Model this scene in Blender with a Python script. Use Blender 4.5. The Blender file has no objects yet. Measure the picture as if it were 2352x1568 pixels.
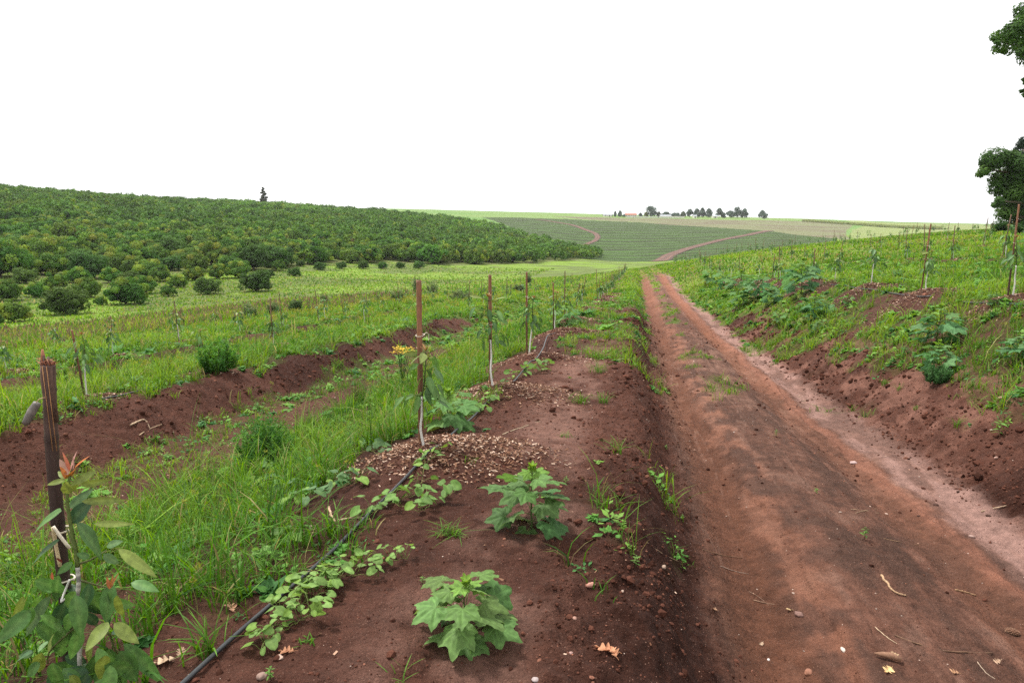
import bpy, math, random
import numpy as np
from mathutils import Vector, Matrix
R = np.random.default_rng(7)
random.seed(7)
scene = bpy.context.scene
COL = scene.collection
HAZE = .00010
# ------------------------------------------------------------------ camera model (photo frame 2352 x 1568)
F = 1568.0
PT = math.atan(294 / 1568)            # pitch down
YAW = math.radians(10.23)             # road runs along +Y, camera looks a little to its left
CP, SP, TP = math.cos(PT), math.sin(PT), math.tan(PT)
FW = np.array([-math.sin(YAW), math.cos(YAW)])
RT = np.array([math.cos(YAW), math.sin(YAW)])
def elev(py):
    s = (784 - py) / F
    return (s - TP) / (1 + s * TP)
def ray(px, py):
    k = (px - 1176) / F; s = (784 - py) / F
    h = CP + s * SP
    return np.array([RT[0]*k + FW[0]*h, RT[1]*k + FW[1]*h, s*CP - SP])
def at(px, py, Z):
    d = ray(px, py); s = (784 - py) / F
    return d * (Z / (CP + s * SP))
# ------------------------------------------------------------------ noise
def _hash(ix, iy, seed):
    h = (ix.astype(np.int64) * 374761393 + iy.astype(np.int64) * 668265263 + seed * 1442695041) & 0xFFFFFFFF
    h = ((h ^ (h >> 13)) * 1274126177) & 0xFFFFFFFF
    h = (h ^ (h >> 16)) & 0xFFFFFFFF
    return h / 4294967295.0
def vn(x, y, seed=0):
    x = np.asarray(x, float); y = np.asarray(y, float)
    ix = np.floor(x); iy = np.floor(y)
    fx = x - ix; fy = y - iy
    fx = fx*fx*(3-2*fx); fy = fy*fy*(3-2*fy)
    a = _hash(ix, iy, seed); b = _hash(ix+1, iy, seed); c = _hash(ix, iy+1, seed); d = _hash(ix+1, iy+1, seed)
    return (a*(1-fx)+b*fx)*(1-fy) + (c*(1-fx)+d*fx)*fy
def fbm(x, y, sc, octv=4, seed=0, gain=0.5):
    x = np.asarray(x, float); y = np.asarray(y, float)
    s = 0; amp = 1; tot = 0; f = 1.0 / sc
    for i in range(octv):
        ca, sa = math.cos(0.6*i+.3), math.sin(0.6*i+.3)
        s = s + amp * vn((x*ca - y*sa)*f, (x*sa + y*ca)*f, seed + i*17); tot += amp
        amp *= gain; f *= 2.03
    return s / tot          # 0..1
def ss(a, b, x):
    t = np.clip((np.asarray(x, float) - a) / (b - a), 0, 1)
    return t*t*(3-2*t)
def band(x, a, b, w):
    return ss(a-w, a+w, x) * (1 - ss(b-w, b+w, x))
# ------------------------------------------------------------------ terrain
DU = [-90, -70, -55, -40, -30, -20, -14.6, -12.9, -12.35, -11.8, -10.5, -8.6, -7.6, -6.75, -6.45, -5.95, -5.4, -4.2, -3.0, -2.2, -1.7, -1.0, -.3, -.02, .14, .34, .6, .8, 1.1, 1.5, 1.95, 2.3, 2.6, 2.95, 3.25, 3.6, 3.95, 4.4, 4.9, 5.5, 11.5, 17.5, 30, 45, 60, 90]
DD = [7.0, 6.6, 6.2, 5.3, 4.2, 3.15, 2.62, 2.5, 2.45, 2.72, 2.45, 2.1, 1.98, 1.93, 2.02, 2.34, 2.32, 2.2, 1.95, 1.68, 1.54, 1.52, 1.5, 1.49, 1.60, 1.95, 2.06, 2.165, 2.05, 1.98, 2.04, 2.185, 2.07, 2.12, 2.04, 1.74, 1.44, 1.17, .88, .5, -.4, -1.3, -3.1, -4.9, -6.1, -7.6]
_ug = np.linspace(-90, 90, 9001)
_dg = np.interp(_ug, DU, DD)
def _blur(a, n):
    k = np.exp(-0.5*(np.arange(-3*n, 3*n+1)/n)**2); k /= k.sum()
    return np.convolve(np.pad(a, 3*n, mode='edge'), k, mode='valid')
_dfine = _blur(_dg, 3)
_dsm = _blur(_dg, 60)
def Dfine(u): return np.interp(u, _ug, _dfine)
def Dsm(u): return np.interp(u, _ug, _dsm)
SL = .075
def near_sm(x, y): return -Dsm(x) - SL*np.maximum(y, -6)
KN = {
 -900: [(50, 800), (60, 745), (110, 610), (180, 520), (280, 440), (380, 422), (480, 430), (700, 470)],
 0: [(60, 755), (67, 735), (120, 612), (190, 526), (290, 461), (380, 438), (480, 444), (700, 476), (1000, 480)],
 300: [(75, 716), (90, 690), (150, 602), (220, 536), (320, 483), (430, 464), (600, 474), (1000, 482)],
 600: [(80, 697), (95, 680), (120, 642), (170, 590), (260, 533), (380, 490), (500, 474), (700, 480), (1000, 484)],
 900: [(80, 693), (130, 648), (160, 620), (260, 560), (350, 522), (480, 498), (620, 489), (800, 491), (1100, 476), (1400, 478)],
 1100: [(100, 668), (160, 630), (210, 608), (290, 572), (400, 533), (480, 514), (540, 518), (700, 497), (1000, 484), (1400, 487)],
 1300: [(110, 650), (210, 611), (260, 601), (300, 590), (330, 582), (380, 584), (450, 570), (600, 530), (800, 500), (1000, 488), (1400, 491)],
 1380: [(120, 632), (230, 606), (290, 600), (360, 594), (450, 568), (600, 528), (800, 500), (1000, 490), (1400, 493)],
 1460: [(110, 620), (150, 615), (230, 616), (330, 604), (450, 569), (560, 540), (720, 511), (950, 494), (1400, 497)],
 1600: [(60, 597), (100, 591), (140, 594), (200, 602), (330, 590), (450, 560), (560, 535), (720, 508), (950, 495), (1400, 498)],
 1800: [(60, 572), (90, 567), (130, 573), (180, 582), (300, 580), (450, 550), (560, 530), (750, 511), (950, 500), (1400, 503)],
 2000: [(60, 551), (90, 547), (130, 556), (180, 570), (300, 566), (450, 548), (650, 528), (950, 507), (1400, 510)],
 2200: [(60, 533), (85, 529), (130, 540), (180, 555), (300, 550), (500, 535), (700, 525), (950, 512), (1400, 515)],
 2352: [(60, 527), (85, 524), (130, 536), (180, 545), (300, 540), (500, 530), (700, 522), (950, 516), (1400, 519)],
 3200: [(60, 500), (85, 498), (180, 530), (300, 530), (700, 520), (950, 516), (1400, 519)],
}
_LZ0, _LZ1, _NZ, _NQ = math.log(18), math.log(2600), 260, 300
_q0, _q1 = -1.5, 1.5
_lz = np.linspace(_LZ0, _LZ1, _NZ)
_cols = []
for _px in sorted(KN):
    q = (_px - 1176) / F / 1.008
    zs = [18, 24, 32, 42] + ([55] if KN[_px][0][0] > 66 else [])
    pts = []
    for Z in zs:
        x, y = RT*q*Z + FW*Z
        pts.append((Z, float(near_sm(x, y))))
    for Z, py in KN[_px]: pts.append((Z, Z*elev(py)))
    Zl, pl = KN[_px][-1]
    pts.append((2600, 2600*elev(pl+3)))
    a = np.array(pts)
    _cols.append((q, np.interp(_lz, np.log(a[:, 0]), a[:, 1]/a[:, 0])))
_qg = np.linspace(_q0, _q1, _NQ)
_T = np.empty((_NZ, _NQ))
_qs = [c[0] for c in _cols]
for i in range(_NZ):
    _T[i] = np.interp(_qg, _qs, [c[1][i] for c in _cols])
for i in range(_NQ): _T[:, i] = _blur(_T[:, i], 4)
for i in range(_NZ): _T[i] = _blur(_T[i], 5)
def camxy(x, y):
    return x*RT[0] + y*RT[1], x*FW[0] + y*FW[1]
def macro(x, y):
    X, Z = camxy(x, y)
    Zs = np.clip(Z, 18, 2600)
    q = np.clip(X/Zs, _q0, _q1 - 1e-6)
    a = (np.log(Zs) - _LZ0)/(_LZ1-_LZ0)*(_NZ-1); b = (q-_q0)/(_q1-_q0)*(_NQ-1)
    i = np.clip(a.astype(int), 0, _NZ-2); j = np.clip(b.astype(int), 0, _NQ-2)
    fa = a-i; fb = b-j
    t = (_T[i, j]*(1-fb)+_T[i, j+1]*fb)*(1-fa) + (_T[i+1, j]*(1-fb)+_T[i+1, j+1]*fb)*fa
    w = ss(20, 34, Z)
    return near_sm(x, y)*(1-w) + t*Zs*w
MOUNDS = []   # (x, y, rx, ry, h)
def wob(v): return (fbm(v, v*0+3.3, 3.0, 2, 5)-.5)*.22*ss(2, 8, v)
def H(x, y, fine=True):
    x = np.asarray(x, float); y = np.asarray(y, float)
    z = macro(x, y)
    xr = x + wob(y) * band(x, -.6, 3.4, .4)
    det = -(Dfine(xr) - Dsm(xr))
    fade = (1 - ss(70, 150, y)) * (1-ss(25, 40, np.abs(x)))
    soft = 1 - .55*(1-ss(1.5, 4.0, y)) * band(x, -.8, .7, .3)
    z = z + det*fade*soft
    if fine:
        n1 = fbm(x, y, 2.2, 3, 11) - .5
        road = band(x, .45, 3.05, .15)
        z = z + n1*(.10*(1-road)+.02)*ss(0, 2, np.abs(x)+2)*fade
        # clods and crumbs on banks / berms
        near = 1 - ss(18, 45, np.hypot(x, y))
        rough = band(x, -.35, .55, .1) + band(x, 3.05, 4.3, .15) + band(x, -6.8, -5.9, .15) + .35*band(x, -1.7, -.3, .15) + .3*(x < -1.7) + .3*(x > 4.3)
        rough = np.clip(rough, 0.05, 1)
        cl = fbm(x, y, .16, 3, 23, .55)
        z = z + (np.abs(cl-.5)*2)**1.2 * .10 * rough * near
        z = z + (fbm(x, y, .55, 3, 31) - .5)*.12*rough*near + (fbm(x*1.0, y, .28, 4, 33, .6) - .5)*.09*band(x, 3.15, 4.3, .15)*near
        z = z + (fbm(x, y, .04, 3, 41)-.5)*.016*(.25+rough)*(1-ss(5, 12, np.hypot(x, y)))
        # gullies across the right bank
        g = np.abs(vn(y*2.1 + x*.5, x*.35, 51) - .5)*2
        z = z - (1-ss(0, .45, g))*.06*band(x, 3.15, 4.2, .25)*near
        # wheel ruts: tread blocks and washed edge
        z = z + ((fbm(x*1.6, y*.8, .5, 4, 61, .6)-.5)*.045 + (vn((x+wob(y))*13, y*.22, 231)-.5)*.018)*road*near
        le_ = x + wob(y) - (1.12 + .30*(fbm(y, y*0+9, 1.1, 4, 73)-.5)*2)
        z = z + .028*ss(0, .035, le_)*(1-ss(.10, .7, le_))*near*ss(1, 3, y)
        cr = np.abs(fbm(x*1.0, y*.8, .45, 3, 75)-.5)*2
        z = z - .012*(1-ss(.0, .10, cr))*road*near*(1-ss(6, 14, np.hypot(x, y)))
        # erosion channel edges beside the right rut
        e = x - (2.5 + .25*(fbm(y, y*0, 2.5, 3, 71)-.5)*2)
        z = z - .05*ss(0, .04, e)*(1-ss(.25, .5, e))*near
        for (mx, my, rx, ry, h) in MOUNDS:
            d2 = ((x-mx)/rx)**2 + ((y-my)/ry)**2
            m = d2 < 6
            if np.any(m): z = z + np.where(m, h*np.exp(-d2*1.3), 0)
        z = z + (fbm(x, y, 60, 3, 81)-.5)*ss(90, 300, np.hypot(x, y))*1.2
    return z
_ts = np.exp(np.linspace(math.log(.8), math.log(2200), 5000))
def hit(px, py, zmin=0.8):
    """the point of the ground seen at that spot of the photograph"""
    d = ray(px, py)
    t = _ts[_ts >= zmin]
    P = t[:, None]*d[None]
    g = P[:, 2] - H(P[:, 0], P[:, 1])
    k = np.nonzero(g < 0)[0]
    if len(k) == 0: i = len(t)-1
    else: i = max(k[0], 1)
    a = g[i-1]/(g[i-1]-g[i]+1e-12) if g[i] < 0 else 1
    tt = t[i-1] + (t[i]-t[i-1])*min(max(a, 0), 1)
    p = tt*d
    p[2] = float(H(p[0], p[1]))
    return p
def gz(x, y): return float(H(x, y))
# ------------------------------------------------------------------ mesh building
class MB:
    def __init__(s): s.V = []; s.Fl = []; s.Fs = []; s.Fm = []; s.C = []; s.n = 0
    def add(s, V, Fa, col=(1, 1, 1), m=0):
        """V (n,3); Fa (k,3|4) array or list of such; col (3,) or (n,3)"""
        V = np.asarray(V, float).reshape(-1, 3)
        if not isinstance(Fa, list): Fa = [Fa]
        for f in Fa:
            f = np.asarray(f, int)
            if f.size == 0: continue
            s.Fl.append((f + s.n).ravel()); s.Fs.append(np.full(len(f), f.shape[1])); s.Fm.append(np.full(len(f), m))
        c = np.asarray(col, float)
        s.C.append(np.broadcast_to(c, (len(V), 3)) if c.ndim == 1 else c)
        s.V.append(V); s.n += len(V)
    def merge(s, o, M=None, m=None):
        V, = (np.concatenate(o.V),)
        if M is not None:
            M = np.array(M); V = V @ M[:3, :3].T + M[:3, 3]
        s.V.append(V); s.C.append(np.concatenate(o.C))
        s.Fl += [f + s.n for f in o.Fl]; s.Fs += o.Fs; s.Fm += (o.Fm if m is None else [np.full(len(f), m) for f in o.Fm]); s.n += len(V)
    def mesh(s, name, mats, smooth=False):
        V = np.concatenate(s.V); L = np.concatenate(s.Fl); S = np.concatenate(s.Fs); Mi = np.concatenate(s.Fm); C = np.concatenate(s.C)
        me = bpy.data.meshes.new(name)
        me.vertices.add(len(V)); me.vertices.foreach_set('co', V.astype(np.float32).ravel())
        me.loops.add(len(L)); me.loops.foreach_set('vertex_index', L.astype(np.int32))
        me.polygons.add(len(S))
        st = np.concatenate([[0], np.cumsum(S)[:-1]])
        me.polygons.foreach_set('loop_start', st.astype(np.int32)); me.polygons.foreach_set('loop_total', S.astype(np.int32))
        if not isinstance(mats, (list, tuple)): mats = [mats]
        for m in mats: me.materials.append(m)
        me.polygons.foreach_set('material_index', Mi.astype(np.int32))
        me.polygons.foreach_set('use_smooth', np.full(len(S), smooth))
        a = me.attributes.new('Col', 'FLOAT_COLOR', 'POINT')
        a.data.foreach_set('color', np.concatenate([C, np.ones((len(C), 1))], 1).astype(np.float32).ravel())
        me.update(calc_edges=True)
        return me
    def obj(s, name, mats, parent=None, smooth=False, loc=None):
        o = bpy.data.objects.new(name, s.mesh(name, mats, smooth)); COL.objects.link(o)
        if parent is not None: o.parent = parent
        if loc is not None: o.location = [float(c) for c in loc]
        return o
def tag(o, label=None, cat=None, group=None, kind=None):
    if label: o['label'] = label
    if cat: o['category'] = cat
    if group: o['group'] = group
    if kind: o['kind'] = kind
    return o
def thing(name, loc, label, cat, group=None, rz=0.0, sc=1.0):
    o = bpy.data.objects.new(name, None); COL.objects.link(o)
    o.location = [float(c) for c in loc]; o.rotation_euler = (0, 0, rz); o.scale = (sc, sc, sc)
    o.empty_display_size = .1
    return tag(o, label, cat, group)
def copy_tree(src, loc, rz, sc, label=None, group=None, tilt=(0, 0)):
    r = src.copy(); COL.objects.link(r)
    r.location = [float(c) for c in loc]; r.rotation_euler = (tilt[0], tilt[1], rz); r.scale = (sc, sc, sc) if np.isscalar(sc) else sc
    if label: r['label'] = label
    if group: r['group'] = group
    for ch in src.children:
        c = ch.copy(); COL.objects.link(c); c.parent = r
        for g in ch.children:
            d = g.copy(); COL.objects.link(d); d.parent = c
    return r
def nrm(v): return v/ (np.linalg.norm(v)+1e-12)
def tube(mb, pts, rad, col=(1, 1, 1), seg=8, m=0, cap=True):
    pts = np.asarray(pts, float); n = len(pts)
    rad = np.broadcast_to(np.asarray(rad, float), (n,))
    T = np.gradient(pts, axis=0); T /= np.linalg.norm(T, axis=1)[:, None]+1e-12
    ref = np.array([0, 0, 1.]) if abs(T[0, 2]) < .9 else np.array([1., 0, 0])
    a = nrm(np.cross(T[0], ref)); V = []
    for i in range(n):
        a = nrm(a - T[i]*np.dot(a, T[i])); b = np.cross(T[i], a)
        th = np.arange(seg)*2*math.pi/seg
        V.append(pts[i] + rad[i]*(np.cos(th)[:, None]*a + np.sin(th)[:, None]*b))
    V = np.concatenate(V)
    i, j = np.meshgrid(np.arange(n-1), np.arange(seg), indexing='ij')
    i = i.ravel(); j = j.ravel(); k = (j+1) % seg
    Fq = np.stack([i*seg+j, i*seg+k, (i+1)*seg+k, (i+1)*seg+j], 1)
    Fl = [Fq]
    c = np.asarray(col, float)
    if c.ndim == 2 and len(c) == n: c = np.repeat(c, seg, 0)
    if cap:
        V = np.concatenate([V, pts[:1], pts[-1:]]); N = n*seg
        jj = np.arange(seg); kk = (jj+1) % seg
        Fl.append(np.stack([kk, jj, np.full(seg, N)], 1)); Fl.append(np.stack([(n-1)*seg+jj, (n-1)*seg+kk, np.full(seg, N+1)], 1))
        if c.ndim == 2: c = np.concatenate([c, c[:1], c[-1:]])
    mb.add(V, Fl, c, m)
def smooth_path(P, n):
    P = np.asarray(P, float); m = len(P)
    t = np.linspace(0, m-1, n); i = np.clip(t.astype(int), 0, m-2); f = (t-i)[:, None]
    g = lambda k: P[np.clip(k, 0, m-1)]
    p0, p1, p2, p3 = g(i-1), g(i), g(i+1), g(i+2)
    return .5*((2*p1)+(-p0+p2)*f+(2*p0-5*p1+4*p2-p3)*f**2+(-p0+3*p1-3*p2+p3)*f**3)
# ------------------------------------------------------------------ materials
def newmat(name):
    m = bpy.data.materials.new(name); m.use_nodes = True
    nt = m.node_tree; nt.nodes.clear()
    return m, nt, nt.nodes, nt.links
def leafmat(name, base, trans=.35, rough=.55, noise=.25, spec=.3, nscale=40, vary=0.0):
    m, nt, N, L = newmat(name)
    out = N.new('ShaderNodeOutputMaterial')
    at_ = N.new('ShaderNodeAttribute'); at_.attribute_name = 'Col'
    mul = N.new('ShaderNodeMix'); mul.data_type = 'RGBA'; mul.blend_type = 'MULTIPLY'; mul.inputs[0].default_value = 1
    L.new(at_.outputs['Color'], mul.inputs[6]); mul.inputs[7].default_value = (*base, 1)
    tc = N.new('ShaderNodeNewGeometry')
    nz = N.new('ShaderNodeTexNoise'); nz.inputs['Scale'].default_value = nscale; nz.inputs['Detail'].default_value = 3
    L.new(tc.outputs['Position'], nz.inputs['Vector'])
    mr = N.new('ShaderNodeMapRange'); mr.inputs[1].default_value = .3; mr.inputs[2].default_value = .7
    mr.inputs[3].default_value = 1-noise; mr.inputs[4].default_value = 1+noise
    L.new(nz.outputs['Fac'], mr.inputs[0])
    hs = N.new('ShaderNodeHueSaturation')
    L.new(mul.outputs[2], hs.inputs['Color'])
    vm = N.new('ShaderNodeMath'); vm.operation = 'MULTIPLY'; L.new(mr.outputs[0], vm.inputs[0]); vm.inputs[1].default_value = 1
    if vary > 0:
        oi = N.new('ShaderNodeObjectInfo')
        r2 = N.new('ShaderNodeMapRange'); r2.inputs[3].default_value = 1-vary; r2.inputs[4].default_value = 1+vary
        L.new(oi.outputs['Random'], r2.inputs[0]); L.new(r2.outputs[0], vm.inputs[1])
        wn = N.new('ShaderNodeTexWhiteNoise'); wn.noise_dimensions = '1D'; L.new(oi.outputs['Random'], wn.inputs['W'])
        r3 = N.new('ShaderNodeMapRange'); r3.inputs[3].default_value = .472; r3.inputs[4].default_value = .515
        L.new(wn.outputs['Value'], r3.inputs[0]); L.new(r3.outputs[0], hs.inputs['Hue'])
    L.new(vm.outputs[0], hs.inputs['Value'])
    p = N.new('ShaderNodeBsdfPrincipled'); p.inputs['Roughness'].default_value = rough; p.inputs['Specular IOR Level'].default_value = spec
    L.new(hs.outputs['Color'], p.inputs['Base Color'])
    tr = N.new('ShaderNodeBsdfTranslucent')
    h2 = N.new('ShaderNodeHueSaturation'); h2.inputs['Hue'].default_value = .485; h2.inputs['Saturation'].default_value = 1.15; h2.inputs['Value'].default_value = 1.3
    L.new(hs.outputs['Color'], h2.inputs['Color']); L.new(h2.outputs['Color'], tr.inputs['Color'])
    mx = N.new('ShaderNodeMixShader'); mx.inputs[0].default_value = trans
    L.new(p.outputs[0], mx.inputs[1]); L.new(tr.outputs[0], mx.inputs[2]); L.new(mx.outputs[0], out.inputs['Surface'])
    return m
def solidmat(name, base, rough=.8, noise=.3, nscale=60, spec=.2, bump=.0, stretch=(1, 1, 1), dark=None):
    m, nt, N, L = newmat(name)
    out = N.new('ShaderNodeOutputMaterial')
    at_ = N.new('ShaderNodeAttribute'); at_.attribute_name = 'Col'
    mul = N.new('ShaderNodeMix'); mul.data_type = 'RGBA'; mul.blend_type = 'MULTIPLY'; mul.inputs[0].default_value = 1
    L.new(at_.outputs['Color'], mul.inputs[6]); mul.inputs[7].default_value = (*base, 1)
    tc = N.new('ShaderNodeTexCoord'); mp = N.new('ShaderNodeMapping'); mp.inputs['Scale'].default_value = stretch
    L.new(tc.outputs['Object'], mp.inputs['Vector'])
    nz = N.new('ShaderNodeTexNoise'); nz.inputs['Scale'].default_value = nscale; nz.inputs['Detail'].default_value = 5; nz.inputs['Roughness'].default_value = .65
    L.new(mp.outputs[0], nz.inputs['Vector'])
    mr = N.new('ShaderNodeMapRange'); mr.inputs[1].default_value = .3; mr.inputs[2].default_value = .7
    mr.inputs[3].default_value = 1-noise; mr.inputs[4].default_value = 1+noise
    L.new(nz.outputs['Fac'], mr.inputs[0])
    hs = N.new('ShaderNodeHueSaturation'); L.new(mul.outputs[2], hs.inputs['Color']); L.new(mr.outputs[0], hs.inputs['Value'])
    p = N.new('ShaderNodeBsdfPrincipled'); p.inputs['Roughness'].default_value = rough; p.inputs['Specular IOR Level'].default_value = spec
    L.new(hs.outputs['Color'], p.inputs['Base Color'])
    if bump > 0:
        b = N.new('ShaderNodeBump'); b.inputs['Strength'].default_value = bump; b.inputs['Distance'].default_value = .004
        L.new(nz.outputs['Fac'], b.inputs['Height']); L.new(b.outputs[0], p.inputs['Normal'])
    L.new(p.outputs[0], out.inputs['Surface'])
    return m
# ------------------------------------------------------------------ planting rows (x across, y along the road)
def hx(px, py):
    p = hit(px, py); return float(p[0]), float(p[1])
R1 = [(-1.86, 2.02)] + [hx(*p) for p in [(968, 1050), (1127, 906), (1210, 828), (1271, 768), (1296, 742), (1322, 718), (1333, 706)]]
v_ = R1[-1][1] + 3
while v_ < 118: R1.append((-1.66 + R.normal(0, .12), v_)); v_ += 3 + R.normal(0, .12)
R2 = [hx(*p) for p in [(195, 918), (466, 858), (627, 798), (745, 738), (835, 745)]]
R2 = sorted([(x, y) for x, y in R2], key=lambda t: t[1])
v_ = R2[-1][1] + 3
while v_ < 100: R2.append((-7.6 + R.normal(0, .15), v_)); v_ += 3 + R.normal(0, .15)
def auto(u, v0, v1, j=.18):
    out = []; v = v0
    while v < v1:
        out.append((u + R.normal(0, j), v)); v += 3 + R.normal(0, .15)
    return out
R3 = auto(-13.6, 12.5, 92)
R4 = auto(-19.4, 17, 80)
Q1 = sorted([hx(*p) for p in [(2312, 700), (2114, 682), (1990, 664), (1908, 655)]], key=lambda t: t[1])
v_ = Q1[-1][1] + 3
while v_ < 105: Q1.append((5.5 + R.normal(0, .15), v_)); v_ += 3 + R.normal(0, .15)
Q2 = auto(11.2, 14.2, 100); Q3 = auto(17, 19.5, 92); Q4 = auto(22.8, 27, 88); Q5 = auto(28.6, 36, 84); Q6 = auto(34.4, 44, 80)
ROWS = dict(R1=R1, R2=R2, R3=R3, R4=R4, Q1=Q1, Q2=Q2, Q3=Q3, Q4=Q4, Q5=Q5, Q6=Q6)
MND = []      # mulch spots: x, y, radius
for k in ROWS:
    for (x, y) in ROWS[k]:
        if 3.5 < math.hypot(x, y) < 42: MND.append((x + (.25 if k[0] == 'R' else -.05), y - .05, .95 if k in ('R1', 'Q1') else .45 if k[0] == 'R' else .9))
for (x, y, r) in MND:
    MOUNDS.append((x, y, r*.8, r*.7, .13 if r > .9 else .08))
# ------------------------------------------------------------------ cover of plants on the ground, 0 bare .. 1 full
def uni(n): return np.clip((n-.5)*2.4+.5, 0, 1)
def cover(x, y):
    x = np.asarray(x, float); y = np.asarray(y, float)
    n = uni(fbm(x, y, 1.3, 4, 101, .6)); n2 = uni(fbm(x, y, .45, 3, 103))
    nn = .65*n + .35*n2
    v = y
    e = np.full(x.shape, .95)
    def put(a, b, val, w=.12):
        nonlocal e
        m = band(x + (n2-.5)*.5, a, b, w); e = e*(1-m) + val*m
    put(-22, -6.8, .93, .3)
    put(-12.7, -12.0, .35+.55*ss(22, 60, v), .12)
    put(-8.2, -6.7, .97, .2)
    put(-6.68, -5.97, .0+.80*ss(17, 32, v), .04)
    put(-5.9, -4.4, .30+.55*ss(9, 20, v), .25)
    put(-6.02, -5.2, .86, .08)
    put(-4.4, -1.85, .93 - .10*(1-ss(2.8, 5.0, v))*ss(-3.4, -2.4, x))
    put(-2.05, -1.25, .20+.4*ss(12, 25, v)+.42*(1-ss(3.6, 4.6, v)))
    put(-1.3, .1, .03+.30*ss(6.5, 11, v)+.5*ss(16, 34, v))
    put(.1, .5, .03+.25*ss(10, 22, v)+.6*ss(22, 45, v))
    put(.5, 3.1, .0+.5*ss(45, 95, v))
    put(1.35, 1.75, .0+.38*ss(8, 12, v)+.35*ss(40, 60, v), .1)
    put(3.1, 3.92, .10+.30*ss(9, 18, v)+.5*ss(18, 36, v), .2)
    e = np.where(x > 3.98, .80+.08*ss(18, 45, v), e)
    for (mx, my, r) in MND:
        d = np.hypot((x-mx), (y-my)*.9)/r
        near = d < 1.8
        if np.any(near): e = np.where(near, e*(.10 + .90*ss(.55, 1.3, d + (n2-.5)*.5)), e)
    return ss(-.10, .10, e - (1-nn)*1.0 - .0) * (e > .01)
def inpoly(x, y, P):
    P = np.asarray(P); ins = np.zeros(x.shape, bool); n = len(P); j = n-1
    for i in range(n):
        xi, yi = P[i]; xj, yj = P[j]
        c = ((yi > y) != (yj > y)) & (x < (xj-xi)*(y-yi)/(yj-yi+1e-12)+xi)
        ins ^= c; j = i
    return ins
def wpoly(pts, zmin=0.8): return [tuple(hit(px, py, zmin)[:2]) for px, py in pts]
P_DARK = wpoly([(1108, 499), (1200, 500), (1300, 503), (1470, 511), (1600, 520), (1760, 530), (1920, 548), (1925, 556), (1850, 577), (1700, 592), (1560, 602), (1460, 606), (1300, 598), (1240, 560), (1170, 520)], 300)
P_BEIGE = wpoly([(1270, 497), (1500, 501), (1700, 506), (1840, 508), (1960, 517), (1945, 528), (1943, 541), (1960, 553), (1920, 548), (1760, 530), (1600, 520), (1470, 511), (1340, 504)], 300)
P_CANE = wpoly([(1840, 502), (2000, 510), (2140, 514), (2400, 519), (2600, 522), (2600, 560), (2000, 566), (1972, 553), (1953, 541), (1957, 528), (1985, 518)], 200)
P_WEED = wpoly([(-700, 800), (0, 757), (200, 742), (420, 716), (640, 690), (800, 680), (980, 668), (900, 690), (700, 722), (500, 760), (300, 790), (0, 812), (-700, 860)], 15)
P_ORCH = wpoly([(-900, 640), (0, 655), (150, 640), (260, 655), (420, 625), (560, 632), (680, 612), (850, 602), (1000, 606), (1200, 606), (1310, 598), (1385, 592)], 50)
_top = [at(px, py, Z)[:2] for px, py, Z in [(1375, 588, 380), (1290, 575, 400), (1190, 515, 460), (1090, 512, 500), (900, 495, 520), (600, 474, 560), (300, 470, 520), (0, 445, 470), (-900, 430, 420)]]
P_ORCH = P_ORCH + [tuple(p) for p in _top]
LANE = np.array([hit(px, py, 20)[:2] for px, py in [(-300, 790), (-100, 763), (0, 752), (150, 741), (300, 723), (450, 703), (640, 684), (800, 671), (1000, 652), (1150, 640)]])
def linedist(x, y, L):
    d = np.full(x.shape, 1e9)
    for a, b in zip(L[:-1], L[1:]):
        ab = b-a; t = np.clip(((x-a[0])*ab[0]+(y-a[1])*ab[1])/(ab@ab), 0, 1)
        d = np.minimum(d, np.hypot(x-a[0]-t*ab[0], y-a[1]-t*ab[1]))
    return d
def mixc(a, b, t): return a*(1-t[:, None]) + np.asarray(b)*t[:, None]
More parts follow.
